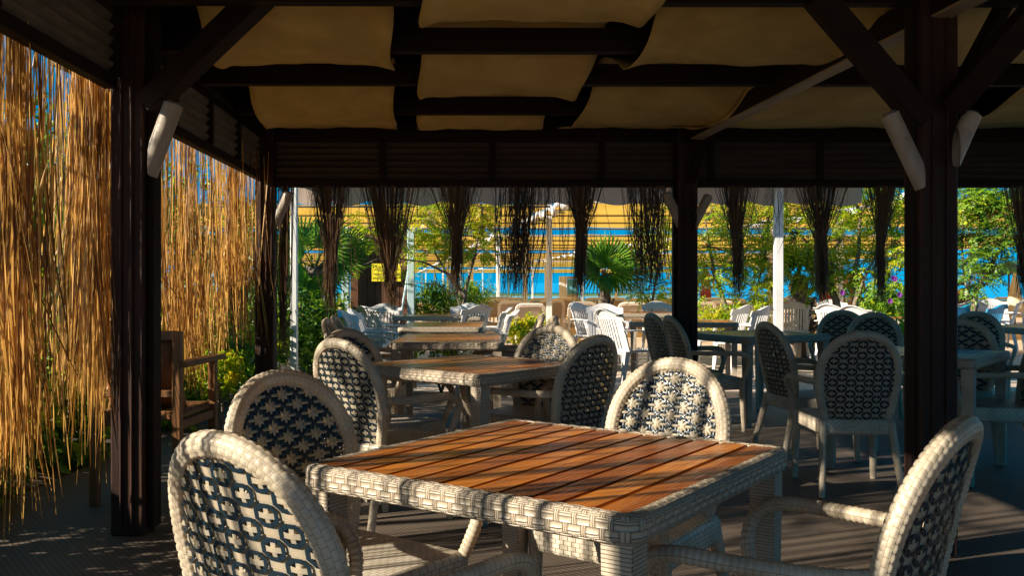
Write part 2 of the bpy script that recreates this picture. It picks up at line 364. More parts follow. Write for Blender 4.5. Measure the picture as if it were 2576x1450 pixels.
def star_panel():
    mb=MB(); A,R_=.098,.0335
    def inside(u,s,m=.0):
        return s>.008-m and s<.535 and abs(u)<halfw(s)-.004+m and (s<.3 or (u/.212)**2+((s-.28)/.25)**2<1.0+m*4)
    rows=range(0,17)
    for j in rows:
        s=.012+j*R_
        for i in range(-4,5):
            u=i*A+(A/2 if j%2 else 0)
            if inside(u,s):
                # front: cream star
                for d in((.019,.017),(.019,-.017)): petal(mb,(u,s),d,.044,.0098,.0060,.0042,0)
                petal(mb,(u,s),(0,1),.050,.0092,.0078,.0045,0)
                for sg in(-1,1):
                    if inside(u+sg*.03,s): petal(mb,(u+sg*.0255,s),(1,0),.029,.0092,.0055,.0050,0)
                # back: cream plus with a navy ring round it
                flat(mb,(u,s),(1,0),.039,.0115,-.0105,0,-.0025); flat(mb,(u,s),(0,1),.031,.0105,-.0100,0,-.0015)
                for k in range(8):
                    a=PI/8+k*PI/4; b=a+PI/4; p=(u+.0165*math.cos(a),s+.0135*math.sin(a)); q=(u+.0165*math.cos(b),s+.0135*math.sin(b))
                    flat(mb,((p[0]+q[0])/2,(p[1]+q[1])/2),(q[0]-p[0],q[1]-p[1]),math.hypot(q[0]-p[0],q[1]-p[1])+.006,.0095,-.0036-.0004*(k%2),1)
                for k in range(8):
                    a=PI/8+k*PI/4; b=a+PI/4; p=(u+.0250*math.cos(a),s+.0205*math.sin(a)); q=(u+.0250*math.cos(b),s+.0205*math.sin(b))
                    if inside(p[0],p[1],.01) and inside(q[0],q[1],.01):
                        flat(mb,((p[0]+q[0])/2,(p[1]+q[1])/2),(q[0]-p[0],q[1]-p[1]),math.hypot(q[0]-p[0],q[1]-p[1])+.004,.0092,-.0112-.0006*(k%2),1)
            v=u+A/2
            if inside(v,s):
                for d in((.7,.62),(.7,-.62)):
                    petal(mb,(v,s),d,.044,.0080,.0030,.0035,1)
                flat(mb,(v,s),(.75,-.62),.078,.0105,-.0050,0,-.003); flat(mb,(v,s),(.75,.62),.070,.0105,-.0048,0,-.002); flat(mb,(v,s),(1,0),.048,.0150,-.0072,0,-.001); flat(mb,(v,s),(0,1),.036,.020,-.0068,0,-.001)
            if inside(v,s):
                flat(mb,(v,s),(1,0),.050,.0160,-.0030,1,-.0005); flat(mb,(v,s),(0,1),.036,.021,-.0026,1,-.0005)
                flat(mb,(v,s),(.75,-.62),.078,.0115,-.0020,1,-.0005); flat(mb,(v,s),(.75,.62),.070,.0115,-.0016,1,-.0005)
            for sg in(-1,1):
                if inside(u+sg*A/4,s+R_/2): petal(mb,(u+sg*A/4,s+R_/2),(0,1),R_*1.15,.0075,.0012,.0032,1)
    for j in rows:
        s=.012+(j+.5)*R_
        for k in range(-16,17):
            u=k*.0165
            if inside(u,s,.004): flat(mb,(u,s),(1,0),.017,.0075,.0004,1,.0012*(k%2))
    return mb
def make_wicker():
    root=empty('wicker_armchair',(0,0,0))
    mb=MB(); ol=outline()
    pts=[backpt(u,s) for u,s in ol]+[backpt(u,0) for u in np.linspace(.152,-.152,14)]
    mb.sweep(pts,lambda t:(0,.97,.2),.0240,.0205,.0185,10,.0030,4,3,closed=True)
    mb.build('back_frame',M['rattan'],root)
    star_panel().build('woven_back',[M['strap'],M['navy']],root)
    # seat: soft edged woven box
    bm=bmesh.new(); bmesh.ops.create_cube(bm,size=1)
    for v in bm.verts:
        v.co.x*=.47 if v.co.y>0 else .42; v.co.y=v.co.y*.46+.015; v.co.z=v.co.z*.095+.3825
    bmesh.ops.bevel(bm,geom=list(bm.edges),offset=.02,segments=3,affect='EDGES',profile=.5)
    for v in bm.verts:
        if v.co.z>.41: v.co.z-=.006*(1-(v.co.x/.23)**2)
    mb=MB(); bm.verts.ensure_lookup_table()
    mb.add([v.co.copy() for v in bm.verts],[[v.index for v in f.verts] for f in bm.faces],None,0,False); bm.free()
    mb.build('seat',M['rattan_fine'],root,smooth=True,boxuv=(.030,.0145))
    for sg in(-1,1):
        # front leg and arm support sweep
        leg=MB(); leg.sweep([(sg*.235,.235,.0),(sg*.232,.228,.14),(sg*.228,.222,.30),(sg*.226,.222,.42)],(0,1,0),lambda t:.017+.006*t,lambda t:.017+.006*t,.014,5,.0022,3,3,style='brick'); leg.build('leg',M['rattan'],root)
        leg=MB(); leg.sweep([(sg*.222,-.300,.0),(sg*.208,-.262,.15),(sg*.196,-.222,.30),(sg*.187,-.198,.41)],(0,1,0),lambda t:.016+.006*t,lambda t:.017+.006*t,.014,5,.0022,3,3); leg.build('leg',M['rattan'],root)
        p=[]; b0=backpt(sg*.206,.25)
        ctrl=[b0,Vector((sg*.25,-.12,.632)),Vector((sg*.276,.05,.630)),Vector((sg*.282,.165,.628)),Vector((sg*.280,.228,.612)),Vector((sg*.272,.262,.575)),Vector((sg*.252,.268,.52)),Vector((sg*.240,.250,.46)),Vector((sg*.230,.226,.40))]
        for i in range(len(ctrl)-1):
            a,b=ctrl[i],ctrl[i+1]; pm=ctrl[max(i-1,0)]; nx=ctrl[min(i+2,len(ctrl)-1)]
            for k in range(6):
                t=k/6; p.append(.5*((2*a)+(b-pm)*t+(2*pm-5*a+4*b-nx)*t*t+(3*a-pm-3*b+nx)*t**3))
        p.append(ctrl[-1])
        arm=MB(); arm.sweep(p,(1,0,0),.0165,.0150,.0155,4,.0028,4,3,style='ring'); arm.build('armrest',M['rattan'],root)
    return root
# ---- white slatted plastic armchair
def make_plastic(mat,name):
    root=empty(name,(0,0,0))
    def bp(u,z,off=0): return Vector((u,-.205-(z-.42)*.30-.05*max(0,z-.80)/.1*.35+.055*(u/.25)**2+off,z))
    mb=MB()
    def slab(poly_uz,th=.012):
        # poly columns: list of (u,z0,z1)
        vs=[];n=len(poly_uz); R=5
        for sgn in(th/2,-th/2):
            for u,z0,z1 in poly_uz:
                for r in range(R): vs.append(bp(u,z0+(z1-z0)*r/(R-1),sgn))
        fs=[]; o=n*R
        for i in range(n-1):
            for r in range(R-1):
                a=i*R+r; b=a+1; c=(i+1)*R+r+1; d=(i+1)*R+r; fs.append([a,b,c,d]); fs.append([a+o,d+o,c+o,b+o])
            fs.append([i*R,(i+1)*R,(i+1)*R+o,i*R+o]); fs.append([i*R+R-1,i*R+R-1+o,(i+1)*R+R-1+o,(i+1)*R+R-1])
        for r in range(R-1):
            fs.append([r,r+o,r+1+o,r+1]); k=(n-1)*R; fs.append([k+r,k+r+1,k+r+1+o,k+r+o])
        mb.add(vs,fs,None,0,False)
    for i in range(8):
        u=-.1575+i*.045; slab([(u-.0145,.425,.765+.02*math.cos(u*6)),(u+.0145,.425,.765+.02*math.cos(u*6))],.010)
    for sg in(-1,1): slab([(sg*a,.40,.80) for a in((.178,.232) if sg>0 else (.232,.178))],.018)
    def top(u): return .842+.058*max(0,math.cos(u/.19*PI/2))**1.0 if abs(u)<.19 else .842
    us=[-.255+.51*i/34 for i in range(35)]
    slab([(u,.765+.018*math.cos(u*6),top(u)) for u in us],.014)
    slab([(u,.405,.45) for u in us[3:-3]],.016)
    # rolled top lip, bending to the rear
    lip=[bp(u,top(u),-.006) for u in us]; 
    for i in range(34):
        a,b=lip[i],lip[i+1]; mb.add([a,b,b+Vector((0,-.035,.004)),a+Vector((0,-.035,.004)),a-Vector((0,0,.012)),b-Vector((0,0,.012)),b+Vector((0,-.035,-.008)),a+Vector((0,-.035,-.008))],[[0,1,2,3],[4,7,6,5],[3,2,6,7],[0,4,5,1]],None,0,False)
    mb.build('backrest',mat,root)
    mb=MB(); n=9; vs=[];fs=[]
    for th in(0,-.028):
        for i in range(n):
            for j in range(n):
                x=-1+2*i/(n-1); y=-1+2*j/(n-1); vs.append((x*(.235+.02*y),.02+y*.235,.435+th-.014*(1-x*x)*(1-y*y*.3)+(.012*(-max(0,y-.6)/.4))))
    for i in range(n-1):
        for j in range(n-1):
            a=i*n+j; fs.append([a,a+n,a+n+1,a+1]); b=a+n*n; fs.append([b,b+1,b+n+1,b+n])
    for k in range(n-1):
        for a,b in((k,k+1),((n-1)*n+k+1,(n-1)*n+k),((k+1)*n,k*n),(k*n+n-1,(k+1)*n+n-1)): fs.append([a,b,b+n*n,a+n*n])
    mb.add(vs,fs,None,0,True)
    mb.box((0,.245,.405),(.46,.016,.05),None,.006); mb.box((0,-.20,.405),(.40,.016,.05),None,.006)
    mb.build('seat',mat,root)
    for sg in(-1,1):
        for y0,dy,r in((.23,.035,1),(-.20,-.085,1)):
            lg=MB(); a=Vector((sg*.225,y0,.425)); b=Vector((sg*.250,y0+dy,0))
            vs=[]
            for p,w in((b,.026),(a,.052)):
                for dx,dyy in((-1,-1),(1,-1),(1,1),(-1,1)): vs.append(p+Vector((dx*w/2,dyy*w*.62,0)))
            lg.add(vs,[[3,2,1,0],[4,5,6,7],[0,1,5,4],[1,2,6,5],[2,3,7,6],[3,0,4,7]]); lg.build('leg',mat,root)
        ar=MB(); pth=[(sg*.245,-.27,.655),(sg*.272,-.15,.66),(sg*.285,.0,.655),(sg*.285,.12,.65),(sg*.278,.20,.63),(sg*.262,.245,.58),(sg*.246,.25,.50),(sg*.235,.24,.42)]
        for i in range(len(pth)-1):
            a,b=Vector(pth[i]),Vector(pth[i+1]); ar.bar(a,b+(b-a).normalized()*.006,.050-.002*i,.016,(0,0,1) if i<4 else (0,1,.3),.004)
        ar.build('armrest',mat,root)
    return root
# ---- wicker framed table with teak boards
def make_table(sx=.86,sy=.86,name='wicker_table',nb=11,hi=True):
    root=empty(name,(0,0,0)); H=.745
    mb=MB(); iw=sy-.056; il=sx-.056; bw=iw/nb
    for i in range(nb):
        x=-iw/2+bw*(i+.5); g=.007 if i%2 else .011
        mb.box((0,x,H-.011+rnd(-.0008,.0008)),(il-rnd(0,.006),bw-g,.022),None,.0025)
    mb.build('tabletop',M['teak'],root)
    fr=MB(); pts=[]
    cr=.017; hx,hy=sx/2-.022,sy/2-.022
    for cx,cy,a0 in((hx-cr,hy-cr,0),(-hx+cr,hy-cr,90),(-hx+cr,-hy+cr,180),(hx-cr,-hy+cr,270)):
        for k in range(7):
            a=math.radians(a0+15*k); pts.append((cx+cr*math.cos(a),cy+cr*math.sin(a),H-.029))
    fr.sweep(pts,(0,0,1),.020,.029,.042 if hi else .06,12,.0024,4 if hi else 2,3,closed=True)
    # square the section up: flatten the round tube towards a rounded rectangle
    for i,(x,y,z) in enumerate(fr.v):
        dz=z-(H-.029); t=max(-1,min(1,dz/.032)); fr.v[i]=(x,y,H-.029+.0325*math.copysign(abs(t)**.5,t))
    fr.build('woven_frame',M['frame_weave'],root)
    for sgx in(-1,1):
        for sgy in(-1,1):
            lg=MB(); x,y=sgx*(sx/2-.052),sgy*(sy/2-.052); vs=[];uv=[]
            for z,w in((0,.048),(.12,.052),(.40,.060),(.70,.068)):
                for dx,dy in((-1,-1),(1,-1),(1,1),(-1,1)): vs.append((x+dx*w/2,y+dy*w/2,z))
            fs=[];us=[]
            for i in range(3):
                for k in range(4):
                    k2=(k+1)%4; fs.append([i*4+k,i*4+k2,(i+1)*4+k2,(i+1)*4+k]); z0=vs[i*4][2]/.0085; z1=vs[(i+1)*4][2]/.0085
                    us.append([(k*.9,z0),(k*.9+.9,z0),(k*.9+.9,z1),(k*.9,z1)])
            fs.append([3,2,1,0]); us.append([(0,0)]*4)
            lg.add(vs,fs,us); lg.build('leg',M['leg_weave'],root)
    return root
used=set()
def place(proto,pos,theta,label,group):
    """theta: heading of the front, 0 = away from the viewer, 90 = to the right"""
    rz=-math.radians(theta)
    if proto.name not in used:
        used.add(proto.name); proto.location=pos; proto.rotation_euler=(0,0,rz); tag(proto,label,proto.get('category'),group); return proto
    return dup(proto,pos,rz,label,group)
def back_at(px,py,theta,top,lean,Y=None):
    if Y is None: Y=(CH-top)*F/(py-HZ)
    X=(px-CX)*Y/F; a=math.radians(theta); return Vector((X+math.sin(a)*lean,Y+math.cos(a)*lean,0))
wick=make_wicker(); wick['category']='chair'
GW='cream wicker armchairs with star woven backs'
def WC(px,py,th,label,Y=None): place(wick,back_at(px,py,th,.925,.31,Y),th,label,GW)
WC(553,1089,36,'nearest cream wicker armchair, its back of navy and cream straps turned to the viewer')
WC(700,938,129,'cream wicker armchair with yellowish stars at the left end of the nearest table',Y=2.76)
WC(1702,902,217,'cream wicker armchair with bright star back facing the viewer across the nearest table')
WC(2425,1037,310,'cream wicker armchair seen edge on at the right end of the nearest table',Y=1.80)
WC(845,853,38,'cream wicker armchair with its back to the viewer at the left of the second table')
WC(868,828,126,'cream wicker armchair half hidden behind another at the left of the second table')
WC(1388,819,213,'cream wicker armchair facing the viewer across the second table')
WC(1505,844,314,'shaded grey wicker armchair with dark openwork back at the right of the second table')
WC(820,801,90,'first of two edge on wicker armchairs beside the palm trunk, the nearer one',Y=6.7)
WC(840,797,90,'second of two edge on wicker armchairs beside the palm trunk, the farther one',Y=7.35)
WC(1364,791,268,'left one of two small edge on wicker armchairs seen above a star back',Y=7.7)
WC(1396,793,262,'right one of two small edge on wicker armchairs seen above a star back',Y=7.3)
WC(1637,788,74,'left one of two grey wicker armchairs leaning side by side before the far dark post')
WC(1682,794,80,'right one of two grey wicker armchairs leaning side by side before the far dark post')
WC(1925,812,78,'dark wicker armchair in deep shade facing the shaded corner of a dark table',Y=6.2)
WC(2172,836,3,'wicker armchair standing alone with its back to the viewer, showing rows of plus marks',Y=5.02)
WC(2119,781,200,'left one of two blue grey wicker armchairs behind the lone back turned armchair')
WC(2199,787,200,'right one of two blue grey wicker armchairs behind the lone back turned armchair')
WC(2455,784,205,'dark wicker armchair partly hidden behind another, right of the big dark post')
WC(2420,804,208,'black looking wicker armchair with grey stars at the shaded table right of the big post')
WC(2640,850,285,'dark wicker armchair cut by the right edge of the photo beside the shaded table',Y=5.7)
tb=make_table(.92,.92); tb['category']='table'
GT='wicker tables with teak tops'
def TB(x,y,rot,label,proto=None):
    place(proto or tb,Vector((x,y,0)),-rot,label,GT)
TB(.115,2.354,55.4,'nearest wicker table with striped sunlight on its orange teak boards')
TB(-.215,5.04,51,'second wicker table from the front, with warm sunlit teak boards')
TB(2.13,8.05,25,'dark shaded wicker table between the two leaning chairs and the lone back turned chair')
TB(2.62,5.92,50,'dark shaded wicker table right of the big dark post')
TB(5.35,9.2,20,'blue grey shaded wicker table at the right edge of the photo')
TB(5.05,11.5,5,'grey wicker table before the flowering shrub, cut off by the big dark post')
TB(4.95,15.0,4,'small sunlit table with an orange edge among the white chairs at the right')
tl=make_table(.86,1.22,'long_wicker_table',11,False); tl['category']='table'
TB(-.50,7.40,1,'third wicker table from the front, seen almost edge on',tl)
TB(-.72,9.75,0,'fourth wicker table from the front, narrow and sunlit beyond the third',tl)
TB(-.98,12.5,90,'farthest wicker table of the middle row, with dappled grey edge',tl)
TB(1.98,13.6,90,'sunlit wicker table with bright weave before the pinkish white chair',tl)
TB(1.98,10.65,82,'brown topped wicker table behind the far dark post',tl)
wp=make_plastic(M['white_plastic'],'plastic_armchair'); wp['category']='chair'
GP='white slatted plastic armchairs'
def PC(px,py,th,label,Y=None): place(wp,back_at(px,py,th,.90,.36,Y),th,label,GP)
PC(862,782,95,'white plastic chair in side view, leftmost of the row beside the blue gate post')
PC(884,777,88,'white plastic chair in side view, second from the left beside the blue gate post')
PC(915,770,52,'dappled white plastic chair with broad back, left of the farthest middle table')
PC(968,764,180,'shaded bluish white plastic chair in front of the brown board wall')
PC(1180,763,188,'white plastic chair with flecked top behind the farthest middle table')
PC(1209,767,318,'grey white plastic chair with slats, at the right end of the farthest middle table')
PC(1280,774,272,'white plastic chair in side view, farther of two by the yellow green bush')
PC(1297,780,268,'nearer white plastic chair in side view facing left by the yellow green bush')
PC(1450,761,132,'tall sunlit white plastic chair showing its slats and arm beside the small fan palm')
PC(1520,764,182,'white plastic chair front on, partly hidden by the nearest leaning white chair')
PC(1518,777,62,'nearest white plastic chair, turned away and leaning tall before the small palm')
PC(1652,758,178,'pinkish sunlit white plastic chair behind the bright wicker table')
PC(1880,767,312,'grey white plastic chair, left one of a pair left of the white awning post')
PC(1900,756,95,'white plastic chair in side view behind the pair left of the white awning post')
PC(1931,770,312,'grey white plastic chair just left of the white awning post')
PC(1997,759,14,'broad white plastic chair with light through its slats, right of the white awning post')
PC(2090,754,182,'brightest white plastic chair, far behind the shaded pair by the palm stump')
PC(2083,765,50,'shaded white plastic chair facing right, above the left blue grey wicker chair')
PC(2142,769,50,'shaded white plastic chair facing right, above the right blue grey wicker chair')
PC(2163,757,300,'white plastic chair facing left below the trunks of the big tree')
PC(2449,757,6,'grey shaded plastic chair with arched top, right of the big dark post')
PC(2494,752,180,'sunlit white plastic chair behind the blue chairs at the right')
PC(2572,754,300,'white plastic chair cut by the right edge of the photo')
bp_=make_plastic(M['blue_plastic'],'blue_plastic_armchair'); bp_['category']='chair'
def BC(px,py,th,label): place(bp_,back_at(px,py,th,.90,.36),th,label,'blue slatted plastic armchairs')
BC(2446,763,328,'blue plastic chair behind the dark wicker backs, the left of two')
BC(2522,766,322,'blue plastic chair with clear slats near the right edge, the right of two')
# ---- wooden armchair with leather cushion beside the big left post
r=empty('wooden_armchair',(-1.985,5.10,0),math.radians(-3),'brown wooden armchair with a leather cushion beside the dark left post','chair')
mb=MB(); mb.box((0,.0,.475),(.44,.46,.035),None,.006)
for k in range(5): mb.box((0,-.18+k*.09,.497),(.43,.075,.012),None,.003)
mb.build('seat',M['chairwood'],r)
for sx in(-1,1):
    mb=MB(); mb.bar((sx*.225,-.24,0),(sx*.225,-.24,.93),.045,.045,(0,1,0),.004); mb.build('leg',M['chairwood'],r)
    mb=MB(); mb.bar((sx*.225,.26,0),(sx*.225,.25,.74),.045,.045,(0,1,0),.004); mb.build('leg',M['chairwood'],r)
    mb=MB(); mb.box((sx*.238,.03,.755),(.085,.58,.028),None,.006); mb.build('armrest',M['chairwood'],r)
    mb=MB(); mb.bar((sx*.225,-.22,.43),(sx*.225,.24,.43),.03,.05,(0,0,1),.004); mb.build('side_rail',M['chairwood'],r)
mb=MB(); mb.box((0,-.24,.91),(.45,.04,.05),None,.005); mb.build('back_rail',M['chairwood'],r)
mb=MB(); mb.box((0,-.24,.60),(.42,.03,.04),None,.005); mb.build('back_rail',M['chairwood'],r)
bm=bmesh.new(); bmesh.ops.create_cube(bm,size=1); bmesh.ops.subdivide_edges(bm,edges=list(bm.edges),cuts=7,use_grid_fill=True)
for v in bm.verts:
    x,y,z=v.co*2; f=(1-abs(x)**3)*(1-abs(z)**3); v.co=Vector((x*.205,-.165+y*(.02+.055*f)+.03*z*z-.05*z,.705+z*.20))
mb=MB(); bm.verts.ensure_lookup_table(); mb.add([v.co.copy() for v in bm.verts],[[v.index for v in f.verts] for f in bm.faces]); bm.free()
q=mb.build('cushion',M['cushion'],None,smooth=True); q.location=r.location; q.rotation_euler=r.rotation_euler
tag(q,'brown leather cushion propped against the back of the wooden armchair','cushion')
# ================================================================== SETTING: grounds
random.seed(11)
mb=MB(); mb.add([(-400,-60,-.06),(400,-60,-.06),(400,34,-.06),(-400,34,-.06)],[[0,1,2,3]]); tag(mb.build('ground',M['paving']),kind='structure')
mb=MB(); mb.add([(-400,34,-.062),(400,34,-.062),(400,70,-.35),(-400,70,-.35)],[[0,1,2,3]]); tag(mb.build('beach',M['sand']),kind='structure')
mb=MB(); mb.add([(-6000,69,-.36),(6000,69,-.36),(6000,9000,-.36),(-6000,9000,-.36)],[[0,1,2,3]]); tag(mb.build('sea',M['sea']),kind='structure')
mb=MB(); mb.box((1.7,3.6,-.03),(8.9,12.8,.06),None,.0); tag(mb.build('floor',M['floor']),kind='structure')
mb=MB(); n=24; vs=[];fs=[]
for i in range(n+1):
    for j in range(n+1):
        x=-2.80-9*i/n; y=-4+20*j/n; vs.append((x,y,-.05+(.10+.05*math.sin(3*x+y*2)+rnd(-.02,.02))*min(1,i/2)))
for i in range(n):
    for j in range(n): a=i*(n+1)+j; fs.append([a,a+1,a+n+2,a+n+1])
mb.add(vs,fs,None,0,True); tag(mb.build('garden_soil',M['soil']),kind='structure')
# ================================================================== PAVILION
pav=empty('pavilion',(0,4,0),0,'dark timber pavilion with louvred fascia and open sides over the tables','building')
def part(mb,name,m,label=None,smooth=None):
    o=mb.build(name,m,pav,smooth=smooth); o.location=(0,-4,0)
    if label: o['label']=label
    return o
NL=Vector((-1.81,4.36,0)); FL=Vector((-2.05,7.62,0)); FR=Vector((1.45,7.62,0)); NR=Vector((1.87,4.02,0))
def post(p,w,ax,trim=None):
    mb=MB(); rot=Matrix.Rotation(ax,3,'Z'); mb.box(p+Vector((0,0,1.32)),(w,w,2.64),rot,.008)
    for sx in(-1,1):
        mb.box(p+rot@Vector((sx*(w/2-.052),-w/2-.006,1.32)),(.012,.012,2.60),rot,.004)
    o=part(mb,'post',M['dark_wood'])
    if trim:
        mb=MB(); x,y,tw,td=trim; mb.box(p+rot@Vector((x,y,1.30)),(tw,td,2.55),rot,.006)
        t=mb.build('post_trim',M['beam_wood'],o)
    return o
post(NL+Vector((.005,.0,0)),.155,0,(.094,.01,.034,.10)); post(FL,.15,0); post(FR,.165,0,(-.098,.0,.028,.09)); post(NR+Vector((-.03,0,0)),.165,.03,(-.086,.0,.012,.085))
# extra posts beyond the frame that the building needs
post(Vector((-1.60,.9,0)),.20,0); post(Vector((5.2,7.62,0)),.185,0); post(Vector((5.6,4.0,0)),.20,0)
# roof deck
mb=MB(); 
for k in range(46): mb.box((1.75,-2.3+k*.235+.1,2.80),(9.2,.228,.03))
part(mb,'roof_deck',M['beam_wood'])
# plates and girders
mb=MB(); mb.bar((-2.75,7.62,2.47),(6.3,7.66,2.47),.12,.14,(0,0,1),.006); part(mb,'wall_plate',M['beam_wood'])
mb=MB(); mb.bar((-2.22,9.0,2.50),(-1.40,-2.3,2.50),.12,.14,(0,0,1),.006); part(mb,'wall_plate',M['beam_wood'])
mb=MB(); mb.bar(FR+Vector((-.005,-.09,2.405)),Vector((2.55,-2.2,2.405)),.11,.115,(0,0,1),.006); part(mb,'girder',M['beam_wood'])
mb=MB(); a=FR+Vector((.022,-.34,2.340)); b=Vector((2.55,-2.2,2.340)); d=(b-a)
mb.bar(a,b,.094,.014,(0,0,1),.003); part(mb,'girder_batten',M['pale_wood'])
mb=MB(); mb.bar((5.2,7.6,2.46),(5.9,-2.2,2.46),.09,.115,(0,0,1),.006); part(mb,'girder',M['beam_wood'])
JO=[(6.62,2.405,.125),(5.64,2.405,.125),(4.83,2.40,.125),(3.99,2.40,.14),(3.1,2.40,.14),(2.2,2.40,.14),(1.3,2.40,.14),(.4,2.40,.14),(-.6,2.4,.14)]
for Y,zb,h in JO:
    mb=MB(); mb.bar((-2.0+.04*(7-Y)*1.8,Y-.035,zb+h/2),(6.0,Y+.035,zb+h/2+.004),.075,h,(0,0,1),.005); part(mb,'joist',M['beam_wood'])
mb=MB(); mb.bar((-2.6,7.70,2.67),(6.4,7.74,2.67),.03,.27); part(mb,'gable_board',M['beam_wood'])
mb=MB(); mb.bar((-2.30,9.0,2.68),(-1.48,-2.3,2.68),.03,.25); part(mb,'gable_board',M['beam_wood'])
mb=MB(); mb.bar((5.30,7.7,2.66),(6.0,-2.3,2.66),.03,.27); part(mb,'gable_board',M['beam_wood'])
# second layer seen between the sails: short runners along the depth
for x0 in(-.62,.62,3.2):
    mb=MB(); mb.bar((x0,7.5,2.66),(x0+.55,-2,2.66),.09,.10,(0,0,1),.005); part(mb,'runner',M['beam_wood'])
# louvred fascias
def fascia(A,B,z0,z1,nsl,npan,name,m):
    """A->B on plan; horizontal tilted slats between stiles, rails top and bottom; outside lies to the left of A->B"""
    d=(B-A); L=d.length; d.normalize(); nrm=Vector((d.y,-d.x,0))
    mb=MB(); mb.bar(A+Vector((0,0,z0+.03)),B+Vector((0,0,z0+.03)),.06,.06,(0,0,1),.004); mb.bar(A+Vector((0,0,z1-.02)),B+Vector((0,0,z1-.02)),.06,.04,(0,0,1),.004); fr=part(mb,name,M['beam_wood'])
    for i in range(npan+1):
        mb=MB(); p=A+d*(L*i/npan); mb.bar(p+nrm*.012+Vector((0,0,z0+.06)),p+nrm*.012+Vector((0,0,z1-.04)),.055,.05,d,.004); mb.build('stile',M['beam_wood'],fr)
    mb=MB(); st=(z1-z0-.10)/nsl
    for k in range(nsl):
        z=z0+.06+st*(k+.5); up=(Vector((0,0,1))*.83+nrm*.55).normalized()
        mb.bar(A+Vector((0,0,z)),B+Vector((0,0,z)),.014,st*1.22,up,.003)
    mb.build('slats',m,fr)
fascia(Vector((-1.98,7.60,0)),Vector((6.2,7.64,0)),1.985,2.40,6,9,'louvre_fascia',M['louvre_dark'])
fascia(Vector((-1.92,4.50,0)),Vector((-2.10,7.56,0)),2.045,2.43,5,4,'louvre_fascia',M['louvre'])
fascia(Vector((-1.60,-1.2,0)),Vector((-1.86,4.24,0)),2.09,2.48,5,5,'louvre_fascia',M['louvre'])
fascia(Vector((5.25,7.5,0)),Vector((5.95,-1.5,0)),1.99,2.40,6,8,'louvre_fascia',M['beam_wood'])
mb=MB(); mb.bar((-2.25,4.5,2.29),(-2.11,7.56,2.26),.05,.05); part(mb,'eave_rail',M['louvre'])
# braces
def brace(a,b,w,h,label=None):
    mb=MB(); mb.bar(a,b,w,h,(0,1,0.001),.005); part(mb,'brace',M['beam_wood'],label)
brace(P(378,258,4.30),P(672,-25,4.05),.10,.135)
brace(P(2318,300,3.95),P(2052,-12,3.80),.10,.105)
brace(P(2372,300,4.02),P(2548,-30,4.15),.05,.11)
brace(P(2395,262,3.90),P(2640,-10,3.55),.10,.12)
brace(P(1737,455,7.55),P(1775,338,7.30),.07,.09)
mb=MB(); mb.box(P(497,163,4.55),(.07,.09,.05),Matrix.Rotation(.3,3,'Y'),.006); part(mb,'bracket_block',M['pale_wood'])
# ------------------------------------------------------------------ tube wall lights, cut slanting where they meet the post
def tube_light(a,b,r,wall_x,label):
    a=Vector(a);b=Vector(b); d=(b-a).normalized(); x=d.cross(Vector((0,1,0))).normalized(); y=x.cross(d)
    root=empty('tube_light',a,0,label,'wall light','pale bamboo tube lights slanting off the posts')
    mb=MB(); n=20; vs=[]; L=(b-a).length
    for t in(0,.66,.67,.68,1.0):
        rr=r*(.965 if t==.67 else 1)
        for k in range(n):
            an=2*PI*k/n; p=d*L*t+(x*math.cos(an)+y*math.sin(an))*rr
            if t<.62:
                lim=(wall_x-a.x); 
                if (lim-p.x)*(b.x-a.x)>0: p=p+d*((lim-p.x)/d.x)
            vs.append(p)
    fs=[[i*n+k,i*n+(k+1)%n,(i+1)*n+(k+1)%n,(i+1)*n+k] for i in range(4) for k in range(n)]
    mb.add(vs,fs,None,0,True); mb.add([v for v in vs[-n:]],[list(range(n))]); mb.build('tube',M['tube_lamp'],root)
    mb=MB(); mb.tube([d*(L-.004),d*(L+.012)],[r*.9,r*.6],16); mb.build('cap',M['bar'],root)
def tl(px0,py0,px1,py1,Y,wpx,wp_x,label):
    tube_light(P(px0,py0,Y),P(px1,py1,Y),wpx*Y/F/2,(wp_x-CX)*Y/F,label)
tl(372,440,437,262,4.22,48,380,'pale tube light slanting up to the right off the big left post')
tl(2325,470,2238,288,3.86,46,2318,'pale tube light slanting up to the left off the big right post')
tl(2392,410,2446,288,3.88,46,2406,'shaded tube light slanting up to the right off the big right post')
tl(1716,572,1676,488,7.50,25,1704,'small tube light slanting up to the left off the far dark post')
tl(1742,572,1782,494,7.50,24,1752,'small tube light slanting up to the right off the far dark post')
tl(692,566,727,485,7.50,24,696,'small tube light slanting up to the right off the far left corner post')
